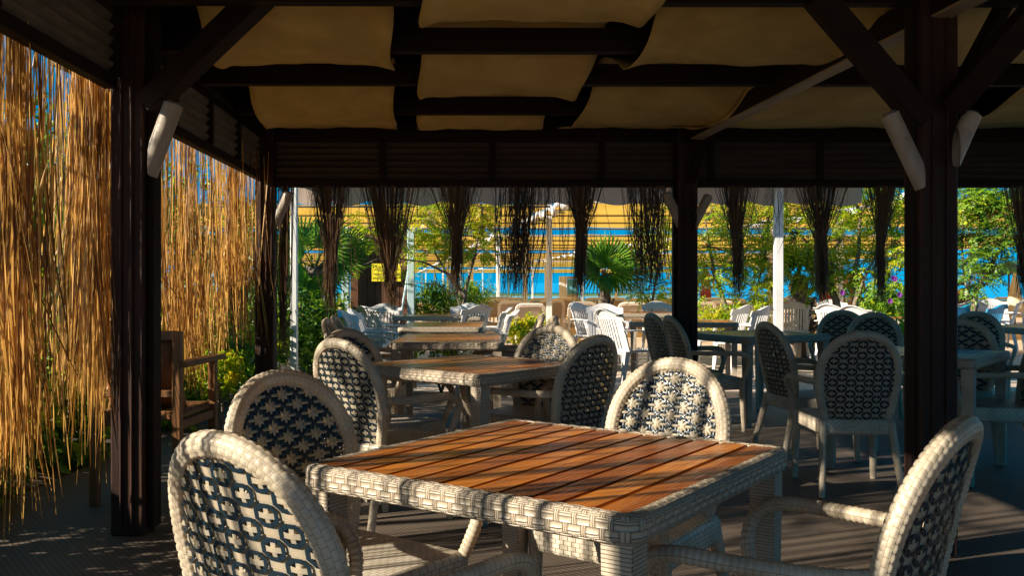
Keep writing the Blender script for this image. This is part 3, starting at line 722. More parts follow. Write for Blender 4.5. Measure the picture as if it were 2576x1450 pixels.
# ------------------------------------------------------------------ linen sails woven over and under the joists
def sail(name,label,xl,xr,path,skew=0,sag=.016,seed=1):
    """path: list of (Y,z) ; xl,xr: functions of Y"""
    random.seed(seed); mb=MB(); NX=22; pts=[]
    for i in range(len(path)-1):
        (y0,z0,e0),(y1,z1,e1)=path[i],path[i+1]
        for k in range(10):
            t=k/10; s=t*t*(3-2*t); pts.append((y0+(y1-y0)*t,z0+(z1-z0)*s-sag*math.sin(PI*t),e0+(e1-e0)*s))
    pts.append(path[-1]); vs=[]; ph=rnd(0,6)
    for j,(y,z,e) in enumerate(pts):
        for i in range(NX+1):
            u=i/NX; a,b=xl(y),xr(y)
            droop=-.03*(max(0,abs(2*u-1)-.86)/.14)*e
            wv=.005*math.sin(u*9+ph+j*.5)+.0035*math.sin(u*23+j*.9+ph)
            vs.append((a+(b-a)*u+.012*math.sin(j*.7+ph)*(1 if i in(0,NX) else 0),y+.02*math.sin(u*7+ph),z+wv+droop))
    m=len(pts); fs=[[j*(NX+1)+i,j*(NX+1)+i+1,(j+1)*(NX+1)+i+1,(j+1)*(NX+1)+i] for j in range(m-1) for i in range(NX)]
    mb.add(vs,fs,None,0,True); o=mb.build(name,M['ceiling_cloth']); tag(o,label,'cloth','linen sails woven through the ceiling joists')
    s=o.modifiers.new('th','SOLIDIFY'); s.thickness=.003
    return o
def lin(x0,y0,x1,y1): return lambda y: x0+(x1-x0)*(y-y0)/(y1-y0)
def Xp(px,Y): return (px-CX)*Y/F
UP,DN=2.57,2.375
wv_down=[(7.50,2.46,0),(6.62,DN,1),(5.64,UP,0),(4.83,DN,1),(3.99,UP,0),(3.1,DN,1),(2.2,UP,0),(1.3,DN,1),(.3,UP,0)]
wv_up=[(7.50,2.50,0),(7.15,2.40,0),(6.62,UP,0),(5.64,DN,1),(4.83,UP,0),(3.99,DN,1),(3.1,UP,0),(2.2,DN,1),(1.3,UP,0),(.4,DN,1)]
sail('ceiling_sail','left linen sail under the ceiling, nearest the left louvres',lin(Xp(688,7.4),7.4,Xp(545,4.9),4.9),lin(Xp(995,7.4),7.4,Xp(983,4.3),4.3),wv_down,seed=3)
sail('ceiling_sail','middle linen sail under the ceiling, hanging directly above the table row',lin(Xp(1050,7.4),7.4,Xp(1058,4.3),4.3),lin(Xp(1375,6.9),6.9,Xp(1615,4.15),4.15),wv_up,seed=4)
sail('ceiling_sail','third linen sail from the left, ending at the pale battened girder',lin(Xp(1412,7.3),7.3,Xp(1680,4.15),4.15),lin(Xp(1800,6.7),6.7,Xp(2100,4.9),4.9),wv_down,seed=5)
sail('ceiling_sail','fourth linen sail from the left, drooping beyond the pale battened girder',lin(Xp(1690,7.3),7.3,Xp(2190,4.7),4.7),lin(Xp(2200,7.3),7.3,Xp(2790,4.7),4.7),[(7.5,2.46,0),(6.62,2.355,1),(5.64,UP,0),(4.83,DN,1),(3.99,UP,0)],seed=6)
sail('ceiling_sail','rightmost linen sail in deep shade behind the big right post',lin(Xp(2290,7.3),7.3,Xp(2900,4.7),4.7),lin(Xp(2800,7.3),7.3,Xp(3500,4.7),4.7),[(7.5,2.46,0),(6.3,2.36,1),(5.2,UP,0),(4.3,DN,1),(3.4,UP,0)],seed=8)
# ------------------------------------------------------------------ straw and reed hangings
def strands(mb,lst,n=3):
    for pts,r in lst: mb.tube(pts,[r]*(len(pts)-1)+[r*.35],n,0,False,True)
def strand(top,length,sway,bend,r,k=9):
    p=Vector(top); out=[p.copy()]; dx=rnd(-1,1)*sway; dy=rnd(-1,1)*sway; st=length/(k-1)
    for i in range(k-1):
        dx+=rnd(-1,1)*bend; dy+=rnd(-1,1)*bend; p=p+Vector((dx*st,dy*st,-st)); out.append(p.copy())
    return out,r
def straw_hang(label,cols,name='straw_curtain',m='straw'):
    """cols: list of (count, A, B, ztop0, ztop1, bottomfn, spread, r)"""
    mb=MB()
    for cnt,A,B,za,zb,bot,spread,r,sway in cols:
        A=Vector(A);B=Vector(B); nrm=Vector((B.y-A.y,A.x-B.x)).normalized(); cen=[random.random() for _ in range(int(4+(B-A).length*11))]
        for _ in range(cnt):
            t=random.random()
            if random.random()<.62: t=min(1,max(0,random.choice(cen)+random.gauss(0,.022)))
            p=A+(B-A)*t; o=random.gauss(0,spread)
            z=za+(zb-za)*t+rnd(-.10,.05); zbm=bot(t)+abs(random.gauss(0,.30))*random.choice((1,1,.3))+rnd(-.06,.06)
            top=(p.x+nrm.x*o,p.y+nrm.y*o,z); wild=3.0 if random.random()<.12 else 1.0; pts,rr=strand(top,max(.1,z-zbm)*(1 if wild<2 else rnd(.5,1)),.032*sway*wild,.034*sway*wild,r*rnd(.5,1.35))
            cx=A+(B-A)*.5
            mb.ribbon(pts,rr)
    return tag(mb.build(name,M[m]),label,'straw curtain','straw curtains hanging along the pavilion sides')
random.seed(21)
def wallx(Y): return -1.88-.062*(Y-4.36)
def wp(Y,o=.11): return (wallx(Y)-o,Y)
straw_hang('loose sunlit straw curtain at the left edge, in front of the big left post',[
  (205,wp(3.25),wp(3.80),2.24,2.24,lambda t:.34+.6*abs(t-.5),.045,.0030,1.0),
  (95,wp(3.32),wp(3.72),1.75,1.75,lambda t:.16+.9*abs(t-.5),.05,.0030,1.3),
  (14,wp(3.84),wp(4.06),2.24,2.24,lambda t:1.15,.04,.0026,1.0),
  (165,wp(4.14),wp(4.50),2.24,2.22,lambda t:.50+.15*t,.045,.0028,.9),
  (40,wp(4.20),wp(4.42),1.5,1.5,lambda t:.26,.03,.0026,1.0)])
straw_hang('dense golden straw curtain filling the bay between the two left posts',[
  (640,(-2.25,4.62),(-2.12,7.45),2.27,2.24,lambda t:.50+.14*math.sin(t*9)+.1*t,.06,.0030,1.0),
  (300,(-2.25,4.62),(-2.12,7.45),1.5,1.5,lambda t:.46+.14*math.sin(t*9)+.12*t,.06,.0030,1.6),
  (110,(-2.25,4.7),(-2.18,6.2),1.25,1.15,lambda t:.34,.04,.0032,2.2)])
# unseen bays towards and past the viewer: curtains added to comb the sunlight
def clump(A,B,n,cnt,za,bot,label):
    mb=MB(); A=Vector(A);B=Vector(B)
    for k in range(n):
        t=(k+rnd(.1,.9))/n; p=A+(B-A)*t; zb=bot+rnd(-.25,.35); w=rnd(.008,.034)
        for _ in range(int(cnt*rnd(.4,1.5))):
            pts,rr=strand((p.x+random.gauss(0,.012),p.y+random.gauss(0,w),za+rnd(-.03,.03)),za-zb+rnd(-.2,.3),.02,.012,rnd(.0028,.0050)); mb.ribbon(pts,rr)
    return tag(mb.build('straw_curtain',M['straw']),label,'straw curtain','straw curtains hanging along the pavilion sides')
clump((-1.70,.95),(-1.88,3.05),22,12,2.15,.75,'thin unseen straw curtain left of the view, added to stripe the sunlight')
clump((-1.60,-1.2),(-1.68,.85),20,11,2.15,.6,'thin unseen straw curtain behind the viewer, added to stripe the sunlight')
# reed bundles along the far side
def reeds(label,cx,tw,neck,ny,bw,by,cnt=150,Y=7.60,topy=468,loose=.2):
    mb=MB(); zt=P(0,topy,Y).z; X=lambda px:(px-CX)*Y/F
    for _ in range(cnt):
        u=random.gauss(0,.42); u=max(-1,min(1,u)); v=rnd(-1,1)
        lo=random.random()<loose
        x0=X(cx[0])+u*tw/2*Y/F+rnd(-.01,.01); xn=X(cx[1])+max(-1,min(1,u+rnd(-.35,.35)))*neck/2*Y/F; xb=X(cx[2])+max(-1.2,min(1.2,u*.7+rnd(-.6,.6)))*bw/2*Y/F
        zn=P(0,ny+rnd(-26,26),Y).z; ze=P(0,by-abs(random.gauss(0,38))*(1.0),Y).z
        yo=v*.05; yn=v*(.02 if neck<60 else .05)
        if lo:
            x1=x0+rnd(-.16,.16); ze=P(0,rnd(490,by),Y).z
            pts=[(x0,Y+yo,zt),(x0+(x1-x0)*.3,Y+yo,zt+(ze-zt)*.35),(x0+(x1-x0)*.6+rnd(-.02,.02),Y+yo,zt+(ze-zt)*.7),(x1,Y+yo+rnd(-.03,.03),ze)]; r=rnd(.0011,.0020)
        else:
            zm=(zt+zn)/2; xm=(x0*.52+xn*.48)+ (x0-xn)*.06
            pts=[(x0,Y+yo,zt),(xm,Y+(yo+yn)/2,zm),(xn,Y+yn,zn),((xn+xb)/2+rnd(-.008,.008),Y+yn*1.3,(zn+ze)/2),(xb+rnd(-.015,.015),Y+yo*1.2,ze)]; r=rnd(.0019,.0036)
        mb.tube(pts,[r]*(len(pts)-1)+[r*.3],3,0,False,True)
    return tag(mb.build('reed_bundle',M['straw_shaded']),label,'reed hanging','dark reed hangings along the far opening')
random.seed(33)
reeds('dark reed hanging tied in the middle, first from the left, over the palm trunk',(830,833,832),118,36,610,46,800,210)
reeds('broad dark reed hanging spread like a fan in front of the yellow notice',(972,980,987),165,36,665,26,782,230)
reeds('dark reed hanging tied in the middle, third from the left, before the yellow green tree',(1148,1150,1145),128,30,592,40,752,180)
reeds('untied dark reed hanging with ragged wisps, left of the canopy post',(1312,1305,1300),150,125,600,100,758,190)
reeds('dark reed hanging tied in the middle, left of the small sunlit fan palm',(1463,1462,1458),108,30,572,42,762,190)
reeds('untied dark reed hanging left of the far dark post',(1630,1632,1636),128,100,600,96,745,150)
reeds('dark reed hanging tied in the middle, first right of the far dark post',(1852,1852,1856),112,30,588,34,752,170)
reeds('dark reed hanging tied in the middle, right of the white awning post',(2062,2065,2066),140,28,592,42,768,190)
reeds('dark reed hanging tied in the middle, just left of the big right post',(2220,2216,2214),100,26,582,34,766,180)
reeds('dark reed hanging cut by the right edge of the photo',(2575,2578,2578),110,34,640,44,760,160)
reeds('thin loose reed hanging beside the far left corner post',(716,712,712),50,48,640,44,905,95)
reeds('sparse wisps of reed between the tied hangings right of the far post',(1950,1950,1950),110,100,560,110,640,26,loose=.9)
reeds('sparse wisps of reed along the top edge left of the canopy post',(1060,1060,1060),70,60,540,70,600,16,loose=.9)
reeds('sparse wisps of reed hanging over the view of the blue sea',(1390,1395,1400),80,70,600,80,730,26,loose=.85)
# ================================================================== VEGETATION
random.seed(5)
def leafquad(mb,base,d,L,w,nrm,fold=.25,mi=0):
    d=d.normalized(); s=d.cross(nrm)
    if s.length<1e-5: s=d.orthogonal()
    s.normalize(); n=s.cross(d); m=base+d*L*.45; t=base+d*L-n*L*.12
    mb.add([base,m+s*w/2+n*w*fold,t,m-s*w/2+n*w*fold],[[0,1,2],[0,2,3]],None,mi)
def pinnate(mb,base,d,L,npair,ll,lw,droop=.5,mi=0):
    d=d.normalized(); side=d.cross(Vector((0,0,1)))
    if side.length<.1: side=Vector((1,0,0))
    side.normalize(); p=base.copy(); dd=d.copy(); st=L/npair
    side=(side+Vector((rnd(-.3,.3),rnd(-.3,.3),rnd(-.5,.5)))).normalized()
    for i in range(npair):
        p=p+dd*st; dd=(dd+Vector((0,0,-droop/npair))).normalized(); up=side.cross(dd)
        sc=1-.45*abs(i/npair-.4)
        for sg in(-1,1): leafquad(mb,p,(side*sg+dd*.55+Vector((0,0,-.25))),ll*sc*rnd(.8,1.2),lw*sc,up,.2,mi)
    leafquad(mb,p,dd,ll,lw,side.cross(dd),.2,mi)
def simple(mb,base,d,n,ll,lw,mi=0):
    d=d.normalized(); p=base.copy()
    for i in range(n):
        a=rnd(0,2*PI); o=d.orthogonal(); o=(o*math.cos(a)+d.cross(o)*math.sin(a)); p=p+d*ll*.35
        leafquad(mb,p,(o+d*.7),ll*rnd(.7,1.2),lw,d,.2,mi)
def sphere_pt():
    while True:
        v=Vector((rnd(-1,1),rnd(-1,1),rnd(-1,1)))
        if .02<v.length<1: return v
def plant(name,label,cat,base,stems,clumps,mats=('leaf','leaf_yellow'),kind='pin',stemr=.03,group=None,ll=.075,lw=.028,bark='bark',twig=True):
    """stems: list of polylines with radii ; clumps: (centre, rx,ry,rz, count, yellow share)"""
    base=Vector(base); root=empty(name,base,0,label,cat,group)
    tm=MB()
    for pts,r0,r1 in stems:
        pts=[Vector(p)-base for p in pts]; m=len(pts)
        q=[]; 
        for i in range(m-1):
            for k in range(3): 
                q.append(pts[i].lerp(pts[i+1],k/3)+(Vector((rnd(-1,1),rnd(-1,1),0))*r0*.35 if i+k else Vector()))
        q.append(pts[-1]); tm.tube(q,[r0+(r1-r0)*i/(len(q)-1) for i in range(len(q))],7)
    cm=MB()
    ends=[Vector(s[0][-1])-base for s in stems]+[Vector(s[0][len(s[0])//2])-base for s in stems]
    for c,rx,ry,rz,cnt,ysh in clumps:
        c=Vector(c)-base
        if twig and ends:
            e=min(ends,key=lambda q:(q-c).length); 
            mid=(e+c)/2+Vector((rnd(-.06,.06),rnd(-.06,.06),rnd(0,.08))); tm.tube([e,mid,c],[stemr*.55,stemr*.4,stemr*.2],5)
        for _ in range(int(cnt*(1.5 if kind=='pin' else 1.25))):
            v=sphere_pt(); l=v.length; v=v*(l**-.35); p=c+Vector((v.x*rx,v.y*ry,v.z*rz)); d=Vector((v.x,v.y,v.z*.5+.1))+sphere_pt()*.6
            mi=1 if random.random()<ysh else 0
            if kind=='pin':
                if twig and random.random()<.35: tm.tube([c.lerp(p,.2),p],[.006,.003],3)
                pinnate(cm,p,d,rnd(.18,.32),random.choice((5,6,7)),ll,lw,rnd(.3,.9),mi)
            else: simple(cm,p,d,random.choice((5,6,7)),ll,lw,mi)
    tm.build('trunk',M[bark],root); cm.build('crown',[M[k] for k in mats],root)
    return root
def clp(px,py,Y,rx,ry,cnt,ys=.2,rz=None):
    return (P(px,py,Y),rx*Y/F,(rz if rz else max(rx,ry)*Y/F*.8),ry*Y/F,cnt,ys)
plant('feathery_tree','yellow green feathery tree growing just right of the pale blue gate post','tree',G(1165,905),
  [([G(1165,905),P(1163,800,13.6),P(1168,742,13.6),P(1130,690,13.5),P(1065,660,13.3),P(1000,650,13.1)],.035,.010),
   ([P(1163,800,13.6),P(1172,730,13.7),P(1190,660,13.8),P(1205,590,13.9),P(1215,520,14)],.03,.010),
   ([P(1168,750,13.6),P(1130,700,13.7),P(1095,640,13.8),P(1090,560,13.9)],.026,.010),
   ([P(1163,790,13.6),P(1150,745,13.5),P(1100,715,13.4),P(1040,712,13.3)],.014,.006)],
  [clp(1070,545,14,52,44,75,.45),clp(1130,590,14,58,46,80,.5),clp(1200,520,14.2,44,46,90,.9),clp(1215,575,14,34,26,30,.6),clp(1110,500,14.4,50,26,50,.5),clp(1185,640,13.8,40,26,30,.2),clp(1075,630,13.6,30,24,24,.3),
   clp(925,600,12.6,44,22,26,.15),clp(960,560,12.8,50,24,30,.1),clp(985,606,12.7,24,14,9,.2),clp(905,672,12.4,22,7,4,.25),clp(1010,712,12.4,14,7,3,.3),clp(1215,625,13.8,26,12,10,.1)])
plant('feathery_tree','slender feathery tree with drooping leaves between the small fan palm and the far dark post','tree',G(1640,887),
  [([G(1640,887),P(1636,800,15.6),P(1646,720,15.6),P(1662,640,15.7),P(1668,560,15.8)],.03,.010),([P(1638,770,15.6),P(1605,720,15.5),P(1585,690,15.5)],.016,.008)],
  [clp(1655,560,15.6,36,50,70,.65),clp(1672,640,15.6,30,42,44,.5),clp(1600,640,15.6,34,30,34,.1),clp(1590,700,15.6,34,26,26,.05),clp(1625,735,15.6,40,24,26,.05),clp(1680,710,15.6,30,34,26,.3)])
plant('feathery_tree','young leaning tree just right of the far dark post','tree',G(1836,905),
  [([G(1836,905),P(1830,800,13.5),P(1812,730,13.6),P(1795,680,13.6),P(1780,620,13.7)],.055,.014),([P(1800,690,13.6),P(1775,560,13.7),P(1812,490,13.8)],.014,.006)],
  [clp(1800,540,13.8,52,36,60,.25),clp(1850,560,13.9,30,36,30,.3),clp(1785,620,13.7,40,30,44,.1),clp(1800,680,13.6,52,26,44,.08),clp(1770,725,13.5,24,18,16,.05),clp(1870,650,13.7,34,34,30,.2)])
plant('feathery_tree','large bright green feathery tree behind the white awning post','tree',G(2115,900),
  [([G(2115,900),P(2110,800,13.8),P(2096,730,13.9),P(2084,660,14),P(2070,580,14.1),P(2050,520,14.2)],.075,.022),
   ([G(2150,900),P(2150,800,13.4),P(2152,700,13.5),P(2160,620,13.6),P(2165,540,13.7)],.06,.02),
   ([P(2152,760,13.4),P(2175,700,13.4),P(2205,640,13.4),P(2235,560,13.5)],.024,.010),([P(2085,660,14),P(2010,590,14),P(1935,560,14)],.024,.010)],
  [clp(1900,560,14,50,50,80,.25),clp(1925,490,14.2,46,26,44,.35),clp(1915,650,13.9,48,44,70,.2),clp(1905,720,13.8,40,36,60,.1),clp(2010,520,14.2,60,40,66,.3),clp(2005,590,14,50,38,60,.15),clp(2100,530,14.1,60,46,66,.15),clp(2120,600,13.9,56,36,60,.1),clp(2185,520,13.7,50,40,54,.25),clp(2250,600,13.5,42,70,120,.4),clp(2165,680,13.7,46,36,50,.2),clp(2120,690,13.9,36,30,30,.15),clp(2055,700,13.9,36,30,34,.1),clp(2150,470,13.8,60,24,50,.2),clp(2240,500,13.7,40,34,60,.25),clp(2240,700,13.5,32,30,30,.1),clp(1890,770,13.7,36,26,34,.05)],stemr=.045)
plant('feathery_tree','dark leaved tree with forking trunk right of the big right post','tree',G(2448,900),
  [([G(2448,900),P(2446,780,13),P(2452,735,13),P(2478,700,13),P(2515,630,13.1),P(2545,560,13.2)],.055,.016),([P(2452,735,13),P(2500,700,13),P(2560,680,13)],.022,.010),([P(2446,760,13),P(2425,700,13.1),P(2418,600,13.2)],.02,.010),([G(2431,900),P(2430,760,13.3),P(2470,560,13.4)],.014,.010)],
  [clp(2440,510,13.4,44,30,90,.4),clp(2500,490,13.4,50,26,100,.4),clp(2540,540,13.3,40,34,54,.15),clp(2450,590,13.2,44,26,40,.1),clp(2520,610,13.2,56,24,56,.05),clp(2440,650,13.1,34,30,40,.1),clp(2440,700,13,38,30,50,.05),clp(2500,665,13,40,20,30,.05),clp(2420,560,13.3,22,40,26,.3),clp(2575,580,13.2,30,40,40,.1)],mats=('leaf_dark','leaf'))
for (x,y,h,lab) in((-5.7,11.2,2.5,'tall garden tree seen dimly behind the far end of the golden straw'),(-7.6,13.2,3.0,'dense garden tree deep behind the left straw curtains'),(-4.7,14.6,2.4,'bushy garden tree behind the leftmost palm'),(-7.0,16.8,3.2,'distant garden tree far behind the left corner post')):
    plant('garden_tree',lab,'tree',(x,y,0),[([(x,y,0),(x+.1,y,h*.4),(x-.05,y+.1,h*.7)],.08,.04),([(x+.1,y,h*.4),(x+.5,y-.2,h*.8)],.04,.015)],
      [((x+rnd(-.7,.7),y+rnd(-.6,.6),h*rnd(.35,1.15)),.75,.7,.6,42,.1) for _ in range(7)],('leaf_dark','leaf'),'s',.04,None,.16,.08)
plant('feathery_tree','garden tree outside the left straw curtain, shading its upper part','tree',(-4.9,3.1,0),
  [([(-4.9,3.1,0),(-4.85,3.0,1.4),(-4.6,2.8,2.3),(-4.4,2.6,2.9)],.06,.02),([(-4.85,3.0,1.4),(-5.0,3.6,2.4),(-4.8,4.4,3.0)],.04,.012)],
  [((-4.5,2.7,3.15),.55,.7,.45,70,.1),((-4.3,2.2,2.8),.4,.4,.3,26,.1),((-4.8,3.4,2.7),.5,.5,.4,40,.1),((-4.9,4.6,3.2),.5,.45,.4,34,.1)])
# ---- palms
def fan_leaf(mb,base,axis,nrm,R,nseg=30,spread=2.5,fold=.05,split=.45):
    axis=axis.normalized(); s=axis.cross(nrm).normalized(); n=s.cross(axis)
    for i in range(nseg):
        a=-spread+2*spread*(i+.5)/nseg; w=2*spread/nseg*.5
        r=R*(1-.18*(abs(a)/spread)**2)*rnd(.92,1.05)
        def pt(ang,rad,h=0): return base+(axis*math.cos(ang)+s*math.sin(ang))*rad+n*h
        dr=-r*.10-abs(a)*.03*r; rin=.04*R; mid=r*split
        vs=[pt(a,rin),pt(a-w,mid,-fold*R*.3),pt(a,mid,fold*R*.5),pt(a+w,mid,-fold*R*.3),pt(a-w*.35,r*.8,dr*.35),pt(a,r*.8,dr*.3+.01),pt(a+w*.35,r*.8,dr*.35),pt(a+rnd(-.02,.02),r,dr*rnd(.7,1.6))]
        mb.add(vs,[[0,1,2],[0,2,3],[1,4,5,2],[2,5,6,3],[4,7,5],[5,7,6]])
def palm(label,base,top,r0,leaves,R,stub=24,mats='palm_leaf',group='fan palms'):
    base=Vector(base); top=Vector(top)-base; root=empty('fan_palm',base,0,label,'palm',group)
    tm=MB(); n=9; H=top.length; vs=[]; m=14
    pts=[top*(i/m) for i in range(m+1)]; tm.tube(pts,[r0*(1.05-.35*(i/m))*rnd(.92,1.08) for i in range(m+1)],9)
    for k in range(stub):
        t=rnd(.15,1.0); a=k*2.4; p=top*t; o=Vector((math.cos(a),math.sin(a),0)); rr=r0*(1.05-.35*t)
        q=p+o*rr*.8; e=q+o*r0*rnd(.35,.9)+Vector((0,0,rnd(.03,.14))); tm.bar(q,e,r0*.45,r0*.16,(0,0,1))
    tm.build('trunk',M['palm_bark'],root)
    for (dx,dy,dz,pl,tilt) in leaves:
        lm=MB(); d=Vector((dx,dy,dz)).normalized(); e=top+d*pl
        lm.tube([top*.97,top+d*pl*.5+Vector((0,0,.02)),e],[.016*R*1.4,.012*R*1.4,.010*R],5)
        nn=Vector((0,0,1))*math.cos(tilt)-Vector((0,1,0))*math.sin(tilt)
        ax=(d+Vector((0,0,-.15))).normalized()
        if abs(ax.dot(nn.normalized()))>.85: nn=Vector((0,-1,0))
        fan_leaf(lm,e,ax,nn,R*rnd(.9,1.08)); lm.build('frond',M[mats],root)
    return root
random.seed(9)
palm('tall fan palm with rough grey trunk left of the pale blue gate','%s'%'' or G(785,940),P(792,672,11.8),.16,
 [(-.35,-.5,.55,.40,1.2),(.55,-.5,.75,.35,1.2),(.9,-.2,.25,.35,.9),(.7,-.6,-.25,.35,1.0),(-.2,-.8,.1,.40,1.2),(-.8,-.1,.3,.4,.9),(.25,.3,1.0,.35,1.0),(.95,.1,.65,.45,.9),(-.6,-.5,-.35,.35,1.1),(.3,-.6,-.5,.3,1.1),(-.5,.3,.9,.4,1.0),(.5,-.4,.9,.45,1.1)],.44,34)
palm('small sunlit fan palm standing in front of the blue sea',G(1516,886),P(1524,692,15.6),.13,
 [(-.1,-.4,1,.22,1.2),(.35,-.3,.9,.25,1.2),(-.45,-.3,.75,.22,1.1),(.8,-.2,.5,.25,1.0),(-.75,-.2,.35,.2,1.0),(.1,-.7,.35,.25,1.2),(.5,-.6,.05,.2,1.1),(-.35,-.6,.0,.2,1.1),(.0,.4,.9,.25,1.0),(.85,.0,.15,.2,.9)],.52,30)
palm('dark fan palm with shaggy stump right of the white awning post',G(2022,890),P(2012,705,14.4),.19,
 [(-.1,-.4,1,.3,1.2),(.5,-.3,.9,.3,1.2),(-.6,-.3,.7,.3,1.1),(.7,-.4,.2,.28,1.0),(-.3,-.7,.2,.25,1.2),(.2,.3,.9,.3,1)],.42,44,'leaf_dark')
palm('bright fan palm glowing through the gap in the left straw curtain',(-3.5,7.05,0),(-3.46,7.0,1.2),.13,
 [(.3,-.7,.75,.3,1.2),(.8,-.4,.3,.3,1.0),(-.3,-.6,.8,.3,1.2),(.4,-.8,.1,.3,1.2),(-.8,-.2,.4,.3,1.0),(.0,.3,1,.3,1),(.75,-.2,.85,.35,1.1)],.55,20)
palm('fan palm in the garden behind the dense golden straw curtain',(-3.9,8.8,0),(-3.9,8.8,1.5),.15,
 [(.3,-.7,.75,.4,1.2),(.8,-.4,.3,.4,1.0),(-.3,-.6,.8,.4,1.2),(.4,-.8,.1,.4,1.2),(-.8,-.2,.4,.4,1.0),(.0,.3,1,.4,1),(.75,-.2,.85,.4,1.1)],.65,20)
# ---- shrubs
random.seed(14)
def shrub(label,px,py,Y,rx,ry,cnt,mats=('leaf_dark','leaf'),ll=.09,lw=.03,ys=.3,kind='s',zb=0,subs=4,name='shrub'):
    c=P(px,py,Y); b=Vector((c.x,Y,zb)); W=rx*Y/F; Hh=ry*Y/F; st=[]; cl=[]
    for k in range(subs):
        o=Vector((W*.6*math.cos(k*2.4+1),W*.5*math.sin(k*2.4+1),rnd(-.35,.35)*Hh)); st.append(([b,b.lerp(c+o,.5)+Vector((rnd(-.05,.05),0,0)),c+o],.014,.006))
        cl.append((c+o,W*.62,W*.55,Hh*.75,cnt//subs,ys))
    return plant(name,label,'shrub',b,st,cl,mats,kind,.012,None,ll,lw,twig=False)
shrub('dark leafy shrub with sunlit tips below the palm trunk at the far left corner',800,830,11.2,62,90,330,ll=.10,lw=.04,ys=.25,subs=7)
shrub('oleander like shrub with narrow leaves in front of the gate post and sea',1100,765,14.6,62,44,300,ll=.11,lw=.020,ys=.2,subs=7)
shrub('small bright shrub with narrow leaves left of the sun loungers',1187,748,15.4,34,30,140,('leaf_dark','leaf'),.10,.020,.5)
shrub('low yellow green bush in sunlight between the white chairs',1332,836,11.2,42,30,200,('leaf_yellow','leaf'),.06,.03,.2,subs=5)
shrub('flowering shrub with purple blooms left of the big right post',2232,775,13.2,54,56,300,('leaf_dark','leaf'),.08,.03,.35,subs=8)
shrub('yellow green ground plants at the foot of the leaning tree',1830,806,13.2,62,22,200,('leaf_yellow','leaf'),.07,.03,.4,subs=6)
shrub('broad leaved yellow green plant under the grey table by the big right post',2262,880,9.2,26,40,110,('leaf','leaf_yellow'),.12,.045,.5,subs=5)
shrub('small sprouting plant by the foot of the dense straw curtain',545,940,6.4,28,26,60,('leaf','leaf_yellow'),.06,.03,.4)
shrub('low shrub seen under the far tables of the middle row',1110,872,9.9,50,20,90,('leaf_dark','leaf'),.07,.03,.5)
hx=0
for k,(x,y,r,h,c,lab) in enumerate([(-3.15,.6,.55,.6,330,'dark hedge shrub beside the pavilion, left of the viewer'),(-3.2,1.9,.55,.62,330,'dark hedge shrub outside the thin straw curtain'),(-3.25,3.3,.55,.60,360,'dark hedge shrub outside the straw at the left edge of the photo'),(-3.35,4.6,.55,.62,620,'dark hedge shrub behind the left straw curtain, nearest one'),(-3.5,6.0,.6,.70,560,'dark hedge shrub behind the left straw curtain, beside the glowing palm'),(-3.3,7.6,.6,.55,480,'shrub behind the dense golden straw curtain'),(-3.4,9.3,.7,.75,480,'tall shrub behind the dense straw curtain at the far corner'),(-3.95,7.9,.7,1.15,620,'sunlit bright shrub deep in the left garden, behind the glowing palm'),(-3.4,10.8,.7,.8,420,'leafy shrub left of the cream awning post')]):
    cl=[]; b=Vector((x,y,0)); st=[]
    for q in range(6):
        o=Vector((r*.6*math.cos(q*2.4),r*.6*math.sin(q*2.4),h*(.55+.35*math.sin(q*1.7)))); cl.append((b+o,r*.6,r*.6,h*.5,c//6,.3)); st.append(([b,b+o*.6,b+o],.015,.006))
    plant('shrub',lab,'shrub',b,st,cl,('leaf','leaf_yellow') if 'bright' in lab else ('leaf_dark','leaf'),'s',.012,None,.10,.05,twig=False)
# blooms on the flowering shrub
fs_=[o for o in bpy.data.objects if o.get('label','').startswith('flowering shrub')][0]
mb=MB()
for px,py in((2118,737),(2250,703),(2262,742),(2238,758),(2246,700),(2210,792)):
    c=P(px,py,12.75)-fs_.location
    for k in range(6):
        a=k*PI/3; leafquad(mb,c,Vector((math.cos(a),-.5,math.sin(a))),.05,.04,Vector((0,-1,0)))
mb.build('blossoms',M['petal'],fs_)
# ================================================================== AWNING, GATE, CANOPIES
aw=empty('awning',(0,10.5,2.6),0,'mauve grey awning with scalloped edge on slim posts just beyond the far opening','awning')
off=Vector((0,-10.5,-2.6))
mb=MB(); nx=60; vs=[];fs=[]; x0,x1=-3.15,4.98
for j,(y,z) in enumerate(((12.25,2.70),(12.5,2.675),(12.75,2.65),(13.0,2.62))):
    for i in range(nx+1): vs.append(Vector((x0+(x1-x0)*i/nx,y,z-.03*math.sin(PI*((i*6/nx)%1))))+off)
for j in range(3):
    for i in range(nx): a=j*(nx+1)+i; fs.append([a,a+1,a+nx+2,a+nx+1])
mb.add(vs,fs,None,0,True); mb.build('awning_cloth',M['valance'],aw)
mb=MB(); vs=[];fs=[]; nx=240
for i in range(nx+1):
    t=i/nx; x=x0+(x1-x0)*t; zb=2.345-.05*abs(math.sin(PI*t*15))+.012*math.sin(t*50); yw=13.0+.012*math.sin(t*120)
    vs+= [Vector((x,13.0,2.61))+off,Vector((x,yw,2.47))+off,Vector((x,yw+.01,zb))+off]
for i in range(nx):
    for r in range(2): a=i*3+r; fs.append([a,a+3,a+4,a+1])
mb.add(vs,fs,None,0,True); mb.build('valance',M['valance'],aw)
mb=MB(); mb.bar(Vector((x0,12.97,2.625))+off,Vector((x1,12.97,2.625))+off,.05,.04); mb.bar(Vector((x0,12.25,2.69))+off,Vector((x1,12.25,2.69))+off,.05,.04); mb.build('rail',M['white_paint'],aw)
